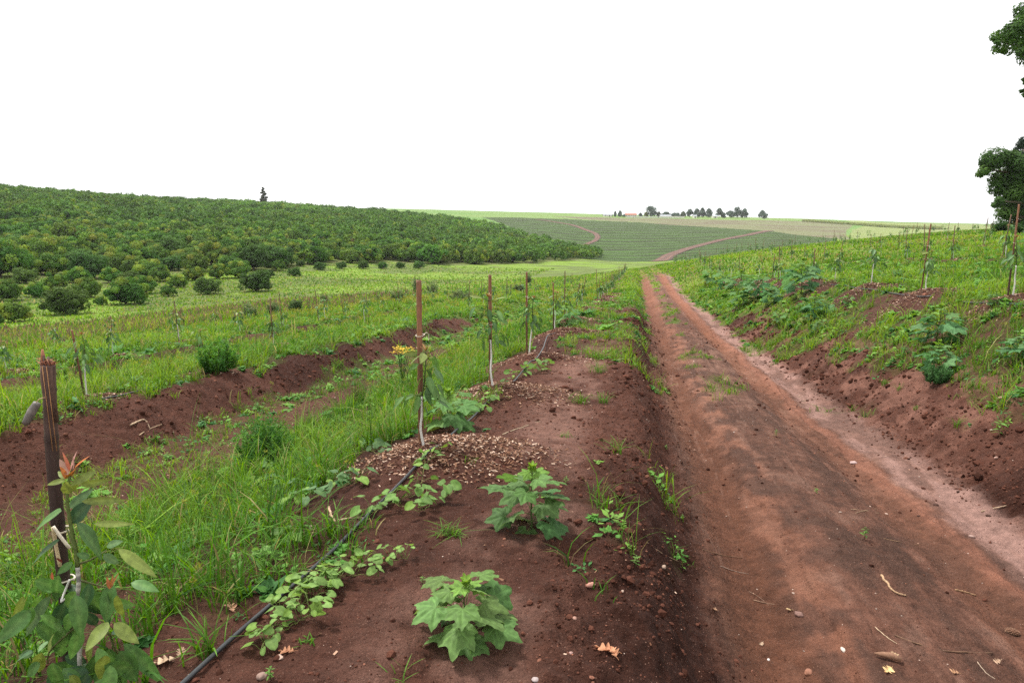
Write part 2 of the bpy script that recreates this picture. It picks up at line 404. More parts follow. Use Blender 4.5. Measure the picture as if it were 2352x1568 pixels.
def ground_color(x, y):
    r = np.hypot(x, y)
    n1 = uni(fbm(x, y, 2.6, 4, 201, .6)); n2 = uni(fbm(x, y, .5, 4, 203, .6)); n3 = uni(fbm(x*2.2, y*.5, .8, 5, 205, .65)*.6 + fbm(x*3.5, y*.45, .35, 4, 209, .6)*.4); nb = uni(fbm(x, y, 25, 4, 207))
    dark = np.array([.044, .0165, .0105]); mid = np.array([.108, .045, .0300]); sand = np.array([.290, .158, .120]); orange = np.array([.200, .070, .036]); brown = np.array([.070, .033, .0235])
    c = np.broadcast_to(dark, (len(x), 3)).copy()
    c = mixc(c, mid, ss(.35, .8, n1)*.6)
    # sandy path along the bank top
    path = band(x + .25*(n1-.5), -.95, -.3, .18)*(1-ss(9, 16, y)*.7)
    c = mixc(c, sand*.74, path*ss(.38, .66, n2*.55+n1*.45)*.85)
    c = mixc(c, mid, band(x, -1.7, -.1, .3)*.35)
    # track between rows one and two
    c = mixc(c, mid*.85, band(x, -5.9, -4.4, .2)*.6)
    # road
    rd = band(x, .5, 3.15, .12)
    n5 = uni(fbm(x, y*.6, .22, 4, 221, .65)); rc = mixc(mixc(np.broadcast_to(brown*1.3, (len(x), 3)), mid*1.45, ss(.25, .75, n3*.6+n5*.4)), sand*.78, ss(.48, .85, n1*.25+n3*.45+n5*.3)*.62)
    xr = x + wob(y)
    lr = band(xr, .58, 1.0, .12); fl_ = vn(xr*13+.6*n1, y*.22, 231)*.6+vn(xr*29, y*.4, 233)*.4; rc = rc*(.80+.42*fl_)[:, None]; rc = mixc(rc, orange*.66, lr*.6)
    le = band(xr + .12*(n2-.5), 1.0, 1.28, .07); rc = mixc(rc, [.24, .095, .058], le*ss(.35, .75, n3*.5+n5*.5)*.6)
    ch = uni(fbm(xr*3.0, y*.13, .5, 3, 235, .5)); ln_ = np.exp(-((ch-.5)/.035)**2); rc = mixc(rc, sand*1.05, ln_*.32*ss(.3, .7, n1)); rc = mixc(rc, dark*1.5, np.exp(-((ch-.62)/.03)**2)*.45); cg = band(xr, 1.30, 2.05, .15); rc = mixc(rc, brown*.95, cg*.15*ss(.2, .6, n1*.5+n3*.5)); rr = band(xr, 2.12, 2.5, .08); rc = mixc(rc, orange*.95, rr*(.35+.5*ss(8, 25, y))*(.6+.4*n3)); rc = rc*np.array([.98, 1.05, 1.03])
    re = band(xr + .1*(n2-.5), 2.45, 2.62, .05); rc = mixc(rc, [.26, .11, .07], re*.6)
    ws = ss(2.6, 2.75, xr + .15*(n2-.5)); rc = mixc(rc, np.array([.285, .165, .135]), ws*(.35+.65*ss(.25, .65, n3)))
    far = ss(14, 40, y); rc = mixc(rc, np.array([.23, .098, .062]), far*.55*(band(xr, .6, 1.2, .1)+band(xr, 2.0, 2.6, .1)))
    c = mixc(c, [1, 1, 1], rd*0); c = c*(1-rd[:, None]) + rc*rd[:, None]
    # right bank face: pinkish wash between dark clods
    bk = band(x, 3.1, 4.3, .12); c = mixc(c, [.19, .09, .064], bk*ss(.45, .75, n2*.5+n3*.5)*.75)
    c = mixc(c, brown, band(x, 4.3, 60, .3)*.5)
    cv = cover(x, y)
    lush = ss(.3, .7, nb)
    g_near = mixc(np.broadcast_to(np.array([.040, .050, .013]), (len(x), 3)), [.060, .105, .020], lush*.5+.2)
    g_far = mixc(np.broadcast_to(np.array([.095, .170, .026]), (len(x), 3)), [.15, .225, .03], ss(.35, .65, nb))
    g_far = mixc(g_far, [.135, .150, .045], ss(.6, .85, n1)*.4)
    t = ss(10, 55, r); g = g_near*(1-t[:, None]) + g_far*t[:, None]
    short = band(x, -5.9, -4.4, .2)*(1-ss(20, 40, y))
    kk = cv*(.12+.73*ss(6, 30, r))*(1-.35*short); c = c*(1-kk[:, None]) + g*kk[:, None]
    soil = 1 - cv
    # open land beyond the planting
    left = ss(-19, -24, -(-x)) if False else ss(20, 25, -x)
    lime = mixc(np.broadcast_to(np.array([.140, .215, .028]), (len(x), 3)), [.100, .130, .034], ss(.4, .75, uni(fbm(x, y, 12, 4, 211))))
    c = c*(1-left[:, None]) + lime*left[:, None]; soil = soil*(1-left)
    ahead = ss(115, 135, y); c = c*(1-ahead[:, None]) + lime*ahead[:, None]; soil = soil*(1-ahead)
    wd = inpoly(x, y, P_WEED).astype(float)*(x < -21)
    wc = mixc(np.broadcast_to(np.array([.098, .118, .034]), (len(x), 3)), [.12, .095, .055], ss(.35, .8, uni(fbm(x, y, 5, 5, 213, .65)))*.75)
    c = c*(1-wd[:, None]) + wc*wd[:, None]
    ld = linedist(x, y, LANE); k = np.exp(-((ld-.9)/.45)**2)*(x < -20); c = mixc(c, [.12, .12, .04], k*.6)
    oc = inpoly(x, y, P_ORCH); 
    og = mixc(np.broadcast_to(np.array([.10, .135, .03]), (len(x), 3)), [.12, .12, .045], ss(.4, .8, n1))
    c[oc] = og[oc]
    farm = r > 250
    Xc, Zc = camxy(x, y)
    gg = farm & (Zc > 500) & ~oc
    c[gg] = mixc(np.broadcast_to(np.array([.10, .19, .04]), (len(x), 3)), [.135, .205, .055], ss(.3, .7, uni(fbm(x, y, 90, 3, 217))))[gg]
    stripe = np.zeros(len(x)); fz = np.zeros(len(x))
    dk = inpoly(x, y, P_DARK) & (r > 280)
    dn = uni(fbm(x, y*1.6, 45, 4, 219)); 
    c[dk] = mixc(np.broadcast_to(np.array([.040, .065, .018]), (len(x), 3)), [.036, .028, .021], ss(.35, .8, dn)*.8)[dk]; stripe[dk] = 1
    up = ss(0, 1, (Zc-520)/250); c[dk] = mixc(c, [.055, .038, .030], up*.55)[dk]
    bg = inpoly(x, y, P_BEIGE) & (r > 280); c[bg] = mixc(np.broadcast_to(np.array([.165, .165, .085]), (len(x), 3)), [.15, .122, .08], ss(.3, .8, dn))[bg]; stripe[bg] = .25
    cn = inpoly(x, y, P_CANE) & (r > 180); c[cn] = mixc(np.broadcast_to(np.array([.20, .245, .075]), (len(x), 3)), [.18, .205, .075], dn)[cn]; stripe[cn] = .15
    soil = np.where(dk | bg | cn | oc | gg, 0, soil)
    return c, soil, stripe
# ------------------------------------------------------------------ the ground sheet
def ground_mat():
    m, nt, N, L = newmat('ground_cover')
    out = N.new('ShaderNodeOutputMaterial'); geo = N.new('ShaderNodeNewGeometry')
    a1 = N.new('ShaderNodeAttribute'); a1.attribute_name = 'Col'
    a2 = N.new('ShaderNodeAttribute'); a2.attribute_name = 'Msk'
    sep = N.new('ShaderNodeSeparateColor'); L.new(a2.outputs['Color'], sep.inputs[0])
    def noise(scale, det=4, rough=.6, vec=None):
        n = N.new('ShaderNodeTexNoise'); n.inputs['Scale'].default_value = scale; n.inputs['Detail'].default_value = det; n.inputs['Roughness'].default_value = rough
        L.new(vec or geo.outputs['Position'], n.inputs['Vector']); return n.outputs['Fac']
    def mr(v, a, b, c, d):
        r = N.new('ShaderNodeMapRange'); L.new(v, r.inputs[0])
        for i, k in enumerate((a, b, c, d)): r.inputs[i+1].default_value = k
        return r.outputs[0]
    def mth(op, a, b):
        r = N.new('ShaderNodeMath'); r.operation = op
        for i, k in enumerate((a, b)):
            if isinstance(k, (int, float)): r.inputs[i].default_value = k
            else: L.new(k, r.inputs[i])
        return r.outputs[0]
    val = mth('MULTIPLY', mr(noise(9, 6, .75), .3, .7, .62, 1.38), mr(noise(140, 4, .75), .3, .7, .60, 1.4))
    val = mth('MULTIPLY', val, mr(noise(.35, 5, .6), .3, .7, .85, 1.15))
    # planted lines on the far slope
    mp = N.new('ShaderNodeMapping'); mp.inputs['Rotation'].default_value = (0, 0, -YAW+.10); L.new(geo.outputs['Position'], mp.inputs['Vector'])
    wv = N.new('ShaderNodeTexWave'); wv.bands_direction = 'Y'; wv.inputs['Scale'].default_value = .012; wv.inputs['Distortion'].default_value = 5; wv.inputs['Detail'].default_value = 4; wv.inputs['Detail Scale'].default_value = .05; wv.inputs['Detail Roughness'].default_value=.7
    L.new(mp.outputs[0], wv.inputs['Vector'])
    mp2 = N.new('ShaderNodeMapping'); mp2.inputs['Rotation'].default_value = (0, 0, -YAW+.10); mp2.inputs['Scale'].default_value = (.012, .085, 1); L.new(geo.outputs['Position'], mp2.inputs['Vector'])
    ln = noise(1.0, 5, .65, mp2.outputs[0])
    patch = noise(.06, 6, .75)
    st = mth('MULTIPLY', mr(wv.outputs['Fac'], .2, .8, .0, 1.0), 1.0)
    st = mth('ADD', mth('MULTIPLY', st, .35), mth('MULTIPLY', mr(ln, .35, .65, 0, 1), .35))
    st = mth('ADD', st, mth('MULTIPLY', mr(patch, .35, .65, 0, 1), .3))
    hs = N.new('ShaderNodeHueSaturation'); L.new(a1.outputs['Color'], hs.inputs['Color']); L.new(val, hs.inputs['Value'])
    dm = N.new('ShaderNodeMix'); dm.data_type = 'RGBA'; L.new(hs.outputs['Color'], dm.inputs[6])
    dk = N.new('ShaderNodeMix'); dk.data_type = 'RGBA'; dk.inputs[6].default_value = (.018, .013, .011, 1); dk.inputs[7].default_value = (.058, .120, .018, 1); L.new(st, dk.inputs[0])
    half = N.new('ShaderNodeMix'); half.data_type = 'RGBA'; half.inputs[0].default_value = .85; L.new(hs.outputs['Color'], half.inputs[6]); L.new(dk.outputs[2], half.inputs[7])
    L.new(half.outputs[2], dm.inputs[7]); L.new(sep.outputs[1], dm.inputs[0])
    # pale grit on bare soil
    vo = N.new('ShaderNodeTexVoronoi'); vo.inputs['Scale'].default_value = 95; L.new(geo.outputs['Position'], vo.inputs['Vector'])
    wn = N.new('ShaderNodeSeparateColor'); L.new(vo.outputs['Color'], wn.inputs[0])
    gr = mth('MULTIPLY', mr(vo.outputs['Distance'], .22, .30, 1, 0), mth('GREATER_THAN', wn.outputs[0], .80))
    gr = mth('MULTIPLY', gr, mth('MULTIPLY', sep.outputs[0], mr(wn.outputs[1], 0, 1, .15, .75)))
    gm = N.new('ShaderNodeMix'); gm.data_type = 'RGBA'; L.new(gr, gm.inputs[0]); L.new(dm.outputs[2], gm.inputs[6]); gm.inputs[7].default_value = (.30, .17, .125, 1)
    p = N.new('ShaderNodeBsdfPrincipled'); p.inputs['Roughness'].default_value = .93; p.inputs['Specular IOR Level'].default_value = .12
    L.new(gm.outputs[2], p.inputs['Base Color'])
    b = N.new('ShaderNodeBump'); b.inputs['Strength'].default_value = .9; b.inputs['Distance'].default_value = .032
    v2 = N.new('ShaderNodeTexVoronoi'); v2.inputs['Scale'].default_value = 38; L.new(geo.outputs['Position'], v2.inputs['Vector'])
    hh = mth('ADD', mth('MULTIPLY', noise(70, 5, .75), 1.0), mth('MULTIPLY', noise(14, 4, .65), 1.6)); hh = mth('ADD', hh, mth('MULTIPLY', v2.outputs['Distance'], -.5))
    L.new(hh, b.inputs['Height']); L.new(b.outputs[0], p.inputs['Normal'])
    L.new(p.outputs[0], out.inputs['Surface'])
    return m
M_GROUND = ground_mat()
def build_ground():
    az = np.concatenate([np.radians(np.arange(-180, -42, 2.0)), np.radians(np.linspace(-42, 42, 880)), np.radians(np.arange(44, 180, 2.0))])
    rr = []; r = .35
    while r < 3000:
        rr.append(r); r *= 1 + (.06 if r < 2.2 else .0040 if r < 16 else .0062 if r < 150 else .011 if r < 1200 else .05)
    rr = np.array(rr); na, nr = len(az), len(rr)
    Rg, A = np.meshgrid(rr, az, indexing='ij')
    O = -FW*2.6
    X = Rg*np.sin(A); Z = Rg*np.cos(A)
    x = (O[0] + X*RT[0] + Z*FW[0]).ravel(); y = (O[1] + X*RT[1] + Z*FW[1]).ravel()
    z = H(x, y)
    c, soil, stripe = ground_color(x, y)
    i, j = np.meshgrid(np.arange(nr-1), np.arange(na), indexing='ij'); i = i.ravel(); j = j.ravel(); k = (j+1) % na
    Q = np.stack([i*na+j, (i+1)*na+j, (i+1)*na+k, i*na+k], 1)[:, ::-1]
    fx = x[Q].mean(1); fy = y[Q].mean(1); fr = np.hypot(fx, fy)
    road = (fx > .52) & (fx < 3.1) & (fy > -2) & (fy < 150)
    orch = inpoly(fx, fy, P_ORCH)
    farf = (fr > 300) & ~orch
    lab = np.where(road, 1, np.where(orch, 2, np.where(farf, 3, 0)))
    xyz = np.stack([x, y, z], 1); msk = np.stack([soil, stripe, soil*0, soil*0+1], 1)
    names = ['ground', 'dirt_road', 'orchard_hill', 'far_hillside']
    for L_ in range(4):
        q = Q[lab == L_]
        used, inv = np.unique(q, return_inverse=True); q = inv.reshape(-1, 4)
        mb = MB(); mb.add(xyz[used], q, c[used])
        o = mb.obj(names[L_], M_GROUND, smooth=True)
        a = o.data.attributes.new('Msk', 'FLOAT_COLOR', 'POINT'); a.data.foreach_set('color', msk[used].astype(np.float32).ravel())
        tag(o, ['rough ground of grassy planting rows and bare red soil banks', 'rutted red dirt road running straight down the slope', 'sloping hill covered by the avocado orchard', 'far hillside of planted fields in dark and pale bands'][L_], ['ground', 'road', 'hill', 'hillside'][L_], kind='structure')
build_ground()
# far dirt tracks, laid 0.15 m proud of the slope
def track(name, pts, w, label, zmin):
    P = np.array([hit(px, py, zmin) for px, py in pts]); P = smooth_path(P, 80)
    T = np.gradient(P, axis=0)[:, :2]; T /= np.linalg.norm(T, axis=1)[:, None]; Nn = np.stack([-T[:, 1], T[:, 0]], 1)
    w = np.interp(np.linspace(0, 1, 80), np.linspace(0, 1, len(w)), w)
    off = np.array([-1.0, -.62, -.5, -.2, .2, .5, .62, 1.0]); V = []; C = []
    pal = [(.06, .045, .032), (.07, .042, .032), (.15, .08, .06), (.12, .065, .048), (.09, .055, .042), (.15, .08, .062), (.13, .07, .05), (.07, .045, .035)]
    for j, o in enumerate(off):
        xy = P[:, :2] + Nn*(w*o/2)[:, None]; z = H(xy[:, 0], xy[:, 1]) + .18
        V.append(np.column_stack([xy, z])); C.append(np.tile(pal[j], (80, 1)) * (.9+.2*R.random((80, 1))))
    V = np.concatenate(V); i, j = np.meshgrid(np.arange(len(off)-1), np.arange(79), indexing='ij'); i = i.ravel(); j = j.ravel()
    mb = MB(); mb.add(V, np.stack([i*80+j, i*80+j+1, (i+1)*80+j+1, (i+1)*80+j], 1)[:, ::-1], np.concatenate(C))
    o = mb.obj(name, M_TRACK, smooth=True); tag(o, label, 'track', kind='structure')
M_TRACK = solidmat('track_soil', (1, 1, 1), .95, .15, .3)
track('dirt_track', [(1500, 607), (1516, 600), (1536, 588), (1560, 578), (1600, 566), (1650, 553), (1700, 543), (1745, 534), (1768, 530)], [9, 8, 7, 7, 8], 'reddish dirt track climbing the far slope to the right', 300)
track('dirt_track', [(1330, 569), (1350, 560), (1368, 552), (1373, 544), (1366, 536), (1345, 528), (1310, 516), (1262, 508), (1232, 504)], [3.8, 4, 5, 6, 7], 'reddish dirt track bending round on the far slope', 300)
# ------------------------------------------------------------------ leaf and plant builders
M_GRASS = leafmat('grass_blade', (1, 1, 1), .42, .6, .15, .12)
M_LEAF = leafmat('avocado_leaf', (1, 1, 1), .22, .5, .25, .3, 60)
M_BROAD = leafmat('broad_leaf', (1, 1, 1), .35, .6, .22, .15, 50)
M_TREE = leafmat('tree_foliage', (1, 1, 1), .3, .7, .25, .08, 1.5, vary=.2)
M_BAMBOO = solidmat('bamboo', (1, 1, 1), .5, .3, 18, .4, .3, (6, 6, .6))
M_PAINT = solidmat('whitewash', (.62, .60, .55), .85, .25, 90, .1, .3)
M_TWINE = solidmat('twine', (.62, .55, .44), .9, .2, 200, .1)
M_BARK = solidmat('bark', (1, 1, 1), .9, .3, 30, .1, .5, (3, 3, .6))
M_WOOD = solidmat('dry_wood', (1, 1, 1), .85, .3, 50, .15, .4, (1, 1, 1))
M_PIPE = solidmat('black_pipe', (.022, .023, .026), .42, .2, 25, .5)
M_STONE = solidmat('stone', (1, 1, 1), .85, .25, 60, .2, .5)
M_PETAL = leafmat('yellow_flower', (1, 1, 1), .3, .6, .1, .2)

def rot_to(d, roll=0.0):
    """matrix taking +Y to direction d, +Z to the upper side"""
    d = nrm(np.asarray(d, float)); up = np.array([0, 0, 1.])
    if abs(d[2]) > .97: up = np.array([1., 0, 0])
    x = nrm(np.cross(d, up)); z = np.cross(x, d)
    c, s = math.cos(roll), math.sin(roll)
    x2 = x*c + z*s; z2 = -x*s + z*c
    return np.stack([x2, d, z2], 1)
def blade_leaf(L, W, n=8, droop=.25, fold=.25, tip=1.0, wave=.0, shape='oval'):
    """a folded, arching leaf along +Y, returns V, F"""
    t = np.linspace(0, 1, n+1)
    if shape == 'oval': w = np.sin(np.pi*t**.85)**.75*(1-.25*t)
    elif shape == 'heart': w = np.where(t < .28, .55+1.6*t, 1.0*np.sqrt(np.clip(1-((t-.28)/.72)**1.7, 0, 1)))
    else: w = (1-t)**.6
    w[-1] = 0.02
    if shape == 'oval': w[0] = .05
    y = t*L; z = -droop*L*t**2
    V = []
    for sx in (-1, -.5, 0, .5, 1):
        ww = w*W/2*sx
        V.append(np.column_stack([ww, y + (-.16*L*abs(sx)*(t < .2) if shape == 'heart' else 0), z + fold*np.abs(ww) + wave*W*np.sin(t*9+sx*2)*abs(sx)]))
    V = np.concatenate(V); m = n+1
    i, j = np.meshgrid(np.arange(4), np.arange(n), indexing='ij'); i = i.ravel(); j = j.ravel()
    return V, np.stack([i*m+j, (i+1)*m+j, (i+1)*m+j+1, i*m+j+1], 1)
def put_leaf(mb, base, d, L, W, col, roll=0, m=0, face=None, **kw):
    V, Fa = blade_leaf(L, W, **kw)
    M = rot_to(d, roll)
    if face is not None:
        d = nrm(np.asarray(d, float)); z = np.asarray(face, float); z = nrm(z - d*np.dot(z, d)); M = np.stack([np.cross(d, z), d, z], 1)
    n = kw.get('n', 8)+1
    c = np.tile(np.asarray(col, float), (len(V), 1)); c[2*n:3*n] = c[2*n:3*n]*1.0 + np.array([.05, .06, .02])*.7   # paler midrib
    mb.add(V @ M.T + np.asarray(base), Fa, c, m)
def palmate(size, rng, lobes=5, droop=.35):
    """toothed, lobed mallow leaf growing along +Y from the stalk at the origin"""
    na, nr = 61, 7
    a = np.linspace(-2.55, 2.55, na)
    r = .62 + .12*np.cos(a*1.0)
    for k in range(lobes):
        ca = (k-(lobes-1)/2)*.92
        r = r + (.46 if k == lobes//2 else .30 if k in (lobes//2-1, lobes//2+1) else .14)*np.exp(-((a-ca)/.27)**2)
    r *= 1 + .065*np.abs(((a*9.3) % 2)-1) + .09*(rng.random(na)-.5)
    rho = np.linspace(0, 1, nr)**.8
    V = []; C = []
    for q in rho:
        x = np.sin(a)*r*q; y = np.cos(a)*r*q + .0
        vein = np.zeros(na)
        for k in range(lobes):
            vein += np.exp(-((a-(k-(lobes-1)/2)*.92)/.10)**2)
        z = -droop*(x**2+.7*y*np.abs(y)) - .055*vein*q + .04*np.sin(a*6+q*9)*q + .035*np.sin(x*14)*np.cos(y*13)*q
        V.append(np.column_stack([x, y, z])); C.append(np.tile(.88 + .12*np.sin(a*13+q*5)[:, None]*q + .38*vein[:, None]*(1-q*.5), (1, 3)))
    V = np.concatenate(V)*size*.62; C = np.concatenate(C)
    i, j = np.meshgrid(np.arange(nr-1), np.arange(na-1), indexing='ij'); i = i.ravel(); j = j.ravel()
    return V, np.stack([i*na+j, i*na+j+1, (i+1)*na+j+1, (i+1)*na+j], 1)[:, ::-1], C
def mallow(h, size, n, seed, col=(.115, .225, .065), name='lobed_leaf_weed', flop=.35, spread=1.0):
    rng = np.random.default_rng(seed)
    root = thing(name, (0, 0, 0), 'x', 'plant')
    st = MB(); lf = MB(); yg = MB()
    path = np.array([[0, 0, -.03], [.01, 0, h*.3], [-.01, .01, h*.65], [0.0, 0, h]])
    path = smooth_path(path, 12)
    tube(st, path, np.linspace(.007, .003, 12)*size/.16, (.12, .17, .06), 7)
    for i in range(n):
        t = .10 + .86*(i/(n-1))
        p = path[int(t*11)]
        a = i*2.4 + rng.normal(0, .25)
        s = size*(.50 + .75*math.sin(math.pi*min(1, t*1.02)**.85))*rng.uniform(.85, 1.12)
        if t > .88: s = size*rng.uniform(.5, .65)
        pl = s*rng.uniform(.5, 1.0)*spread*(1 if t < .85 else .35)
        up = .15+.7*t
        e = p + np.array([math.cos(a)*pl, math.sin(a)*pl, pl*up*.7])
        tube(st, smooth_path([p, (p+e)/2+np.array([0, 0, .012]), e], 6), .0022*size/.16, (.16, .22, .07), 5)
        V, Fa, C = palmate(s, rng, droop=-.02+.30*rng.random()+flop*.15)
        down = .12 - flop*(1.1-t)*rng.uniform(.2, 2.0) + .45*max(0, t-.8)*3
        M = rot_to((math.cos(a), math.sin(a), down), rng.normal(0, .4))
        tgt = yg if t > .85 else lf
        base = np.array(col)*rng.uniform(.68, 1.22)*[rng.uniform(.9, 1.25), 1, 1]
        if t > .85: base = np.array([.16, .29, .055])*rng.uniform(.9, 1.15)
        elif t > .7: base = base*.6+np.array([.13, .24, .055])*.4
        if t < .2 and rng.random() < .4: base = np.array([.20, .24, .06])
        tgt.add(V @ M.T + e, Fa, base*C, 0)
    for i in range(7):      # crumpled growing tip
        a = i*2.4; V, Fa, C = palmate(size*.33, rng, droop=-.4)
        M = rot_to((math.cos(a), math.sin(a), .6)); yg.add(V @ M.T + path[-1]+np.array([0, 0, .004*i]), Fa, np.array([.22, .36, .06])*C, 0)
    st.obj('stem', M_BROAD, root, True); lf.obj('foliage', M_BROAD, root, True)
    y = yg.obj('young_leaves', M_BROAD, root, True); y['label'] = 'small bright yellow-green leaves at the top'
    return root
# ---- the plants with lobed leaves
def setthing(o, p, label, cat, group=None, rz=0, sc=1):
    o.location = [float(c) for c in p]; o.rotation_euler = (0, 0, rz); o.scale = (sc,)*3
    return tag(o, label, cat, group)
GM = 'lobed-leaf weeds growing on the bare bank and the field edge'
m0 = mallow(.28, .155, 22, 3); setthing(m0, hit(1072, 1462), 'bushy weed with large lobed leaves, nearest one on the bare bank beside the black pipe', 'plant', GM, .4, .84)
m1 = mallow(.32, .140, 21, 11, (.095, .20, .062)); setthing(m1, hit(1222, 1212), 'lobed-leaf weed on the bank top between the nearest one and the wood chip mound', 'plant', GM, 2.2, 1.08)
m2 = mallow(.34, .18, 18, 21, (.11, .23, .065)); setthing(m2, hit(1030, 985), 'lobed-leaf weed just right of the bamboo stake on the wood chip mound', 'plant', GM, 1.0)
m3 = mallow(.62, .20, 34, 31, (.10, .225, .085), spread=1.2)
def midweed(src, px, py, hpx, label, rz, srch):
    p = hit(px, py); Zh = camxy(p[0], p[1])[1]
    s = hpx/F*Zh/srch
    if src.get('label') == 'x': return setthing(src, p, label, 'plant', GM, rz, s)
    return copy_tree(src, p, rz, s, label, GM)
midweed(m3, 1838, 682, 95, 'tall dark lobed-leaf weed clump, highest on the field edge right of the road', 0, .70)
midweed(m3, 1868, 735, 70, 'narrow lobed-leaf weed between the tall clump and the road bank', 2, .70)
midweed(m3, 2150, 800, 110, 'large silvery lobed-leaf weed standing in grass right of the road', 3.2, .70)
midweed(m3, 2150, 858, 85, 'low silvery lobed-leaf weed just in front of the large silvery one', 1.1, .70)
midweed(m3, 2345, 830, 85, 'lobed-leaf weed at the right edge below the wood chips', 4.1, .70)
for i, (px, py, h, nm) in enumerate([(1635, 655, 42, 'far left end'), (1665, 668, 46, 'second from its far end'), (1700, 672, 55, 'in the middle'), (1735, 690, 70, 'the tallest'), (1705, 705, 45, 'lowest and nearest'), (1770, 700, 50, 'right end')]):
    midweed([m2, m3][i % 2], px, py, h, f'leafy weed, {nm} of the dense patch on the right road bank', i*1.3, .40 if i % 2 == 0 else .70)
for i, (px, py, h, tx) in enumerate([(1790, 742, 30, 'below the narrow weed on the road bank'), (1885, 760, 34, 'at the top edge of the right road bank'), (1945, 700, 26, 'in grass near the pipe of the right field'), (2285, 700, 36, 'with pale leaves left of the rightmost stake'), (1300, 748, 55, 'behind the third and fourth stake of the near row'), (2060, 635, 22, 'beside the second stake of the right row'), (320, 880, 22, 'low in grass between the left stakes')]):
    midweed(m1 if i % 2 else m2, px, py, h, 'small lobed-leaf weed ' + tx, i*2.1, .40)
# ---- vines with heart leaves
def vine(name, label, runs, seed, nleaf, size=.06, lift=.05, spread=.10, parts_col=(.12, .22, .055)):
    rng = np.random.default_rng(seed)
    P0 = hit(*runs[0][0]); root = thing(name, P0, label, 'vine', 'creeping vines beside the black pipe')
    st = MB(); lf = MB()
    for run in runs:
        P = np.array([hit(*q) for q in run]) - P0; P[:, 2] += .012
        P = smooth_path(P, 8*len(P)); P[:, 2] += np.abs(np.sin(np.arange(len(P))*.8))*.012
        tube(st, P, .0018, (.22, .24, .08), 5)
        k = int(nleaf*len(run)/sum(len(r) for r in runs))
        for _ in range(k):
            b = P[rng.integers(0, len(P))]
            a = rng.uniform(0, 2*math.pi); h = lift*rng.uniform(.3, 1.3); o = spread*rng.uniform(.1, 1)
            e = b + np.array([math.cos(a)*o, math.sin(a)*o, h])
            e[2] = max(e[2], gz(e[0]+P0[0], e[1]+P0[1]) - P0[2] + .025)
            tube(st, smooth_path([b, (b+e)/2+[0, 0, h*.3], e], 5), .0013, (.18, .24, .07), 4)
            s = size*rng.uniform(.55, 1.2)
            c = np.array(parts_col)*rng.uniform(.75, 1.3)
            if rng.random() < .2: c = np.array([.18, .30, .06])
            put_leaf(lf, e, (math.cos(a), math.sin(a), rng.uniform(-.5, .2)), s, s*.92, c, rng.normal(0, .45), n=7, droop=.2, fold=rng.uniform(-.1, .35), shape='heart', wave=.02)
    st.obj('runner', M_BROAD, root, True); lf.obj('foliage', M_BROAD, root, True)
    return root
vine('heart_leaf_vine', 'trailing vine with heart-shaped leaves lying along the black pipe nearest the camera', [[(600, 1500), (640, 1430), (680, 1390), (730, 1350), (800, 1330), (870, 1330)], [(700, 1370), (760, 1350), (800, 1315), (860, 1300), (935, 1290)], [(620, 1480), (680, 1440), (720, 1420)], [(690, 1400), (740, 1370), (790, 1350)]], 5, 150, .045, .06, .08, (.16, .27, .07))
vine('heart_leaf_vine', 'vine with round heart leaves crossing the pipe below the wood chip mound', [[(850, 1190), (890, 1165), (930, 1150), (975, 1140)], [(930, 1150), (965, 1120), (975, 1080), (990, 1060), (1015, 1045)], [(900, 1160), (960, 1180), (990, 1165)], [(975, 1165), (1020, 1150), (1050, 1130)]], 6, 62, .065, .07, .08)
vine('heart_leaf_vine', 'low vine with bluish heart leaves in the grass left of the wood chip mound', [[(560, 1130), (610, 1120), (660, 1130), (700, 1150)], [(680, 1170), (720, 1150), (770, 1130), (830, 1110)], [(640, 1110), (620, 1090), (600, 1080)], [(810, 1010), (840, 1030), (870, 1050)]], 7, 90, .075, .07, .10, (.10, .19, .075))
vine('heart_leaf_vine', 'small vine on the dark mound beside the pipe, third stake behind it', [[(1150, 885), (1190, 868), (1230, 858), (1265, 850)], [(1180, 872), (1215, 850), (1240, 838)]], 8, 46, .075, .09, .12)
vine('heart_leaf_vine', 'vine trailing over the pipe beside the lobed-leaf weed on the chips', [[(1040, 960), (1080, 950), (1120, 945)], [(1060, 950), (1130, 925), (1145, 920)]], 9, 34, .07, .07, .10)
vine('heart_leaf_vine', 'sparse vine shoots among grass at the lower left of the pipe', [[(585, 1310), (610, 1280), (640, 1250), (690, 1235)]], 10, 22, .06, .05, .07)

# ------------------------------------------------------------------ stakes
def cane(mb, top, base, r, col=(.23, .115, .065), seg=12, nodes=5, dark_low=.0, rng=R):
    top = np.array(top, float); base = np.array(base, float); n = 10*nodes+1
    t = np.linspace(0, 1, n); P = base + (top-base)*t[:, None]
    ph = (t*nodes) % 1; near = np.minimum(ph, 1-ph)*np.linalg.norm(top-base)/nodes
    rad = r*(1.04-.10*t)*(1 + .11*np.exp(-(near/.006)**2) - .03*np.exp(-(near/.02)**2))
    seg_tone = np.interp(t*nodes, np.arange(nodes+1), rng.uniform(.75, 1.25, nodes+1))
    C = np.array(col)*seg_tone[:, None]; C = C*(1-.55*np.exp(-((near-.005)/.004)**2))[:, None]
    C = C*(1-dark_low*ss(.75, .25, t))[:, None]
    # hollow top: wall goes back down inside
    P = np.concatenate([P, [top], [top-(top-base)*.03]]); rad = np.concatenate([rad, [rad[-1]*.7, rad[-1]*.65]]); C = np.concatenate([C, [C[-1]*.6, C[-1]*.3]])
    tube(mb, P, rad, C, seg)
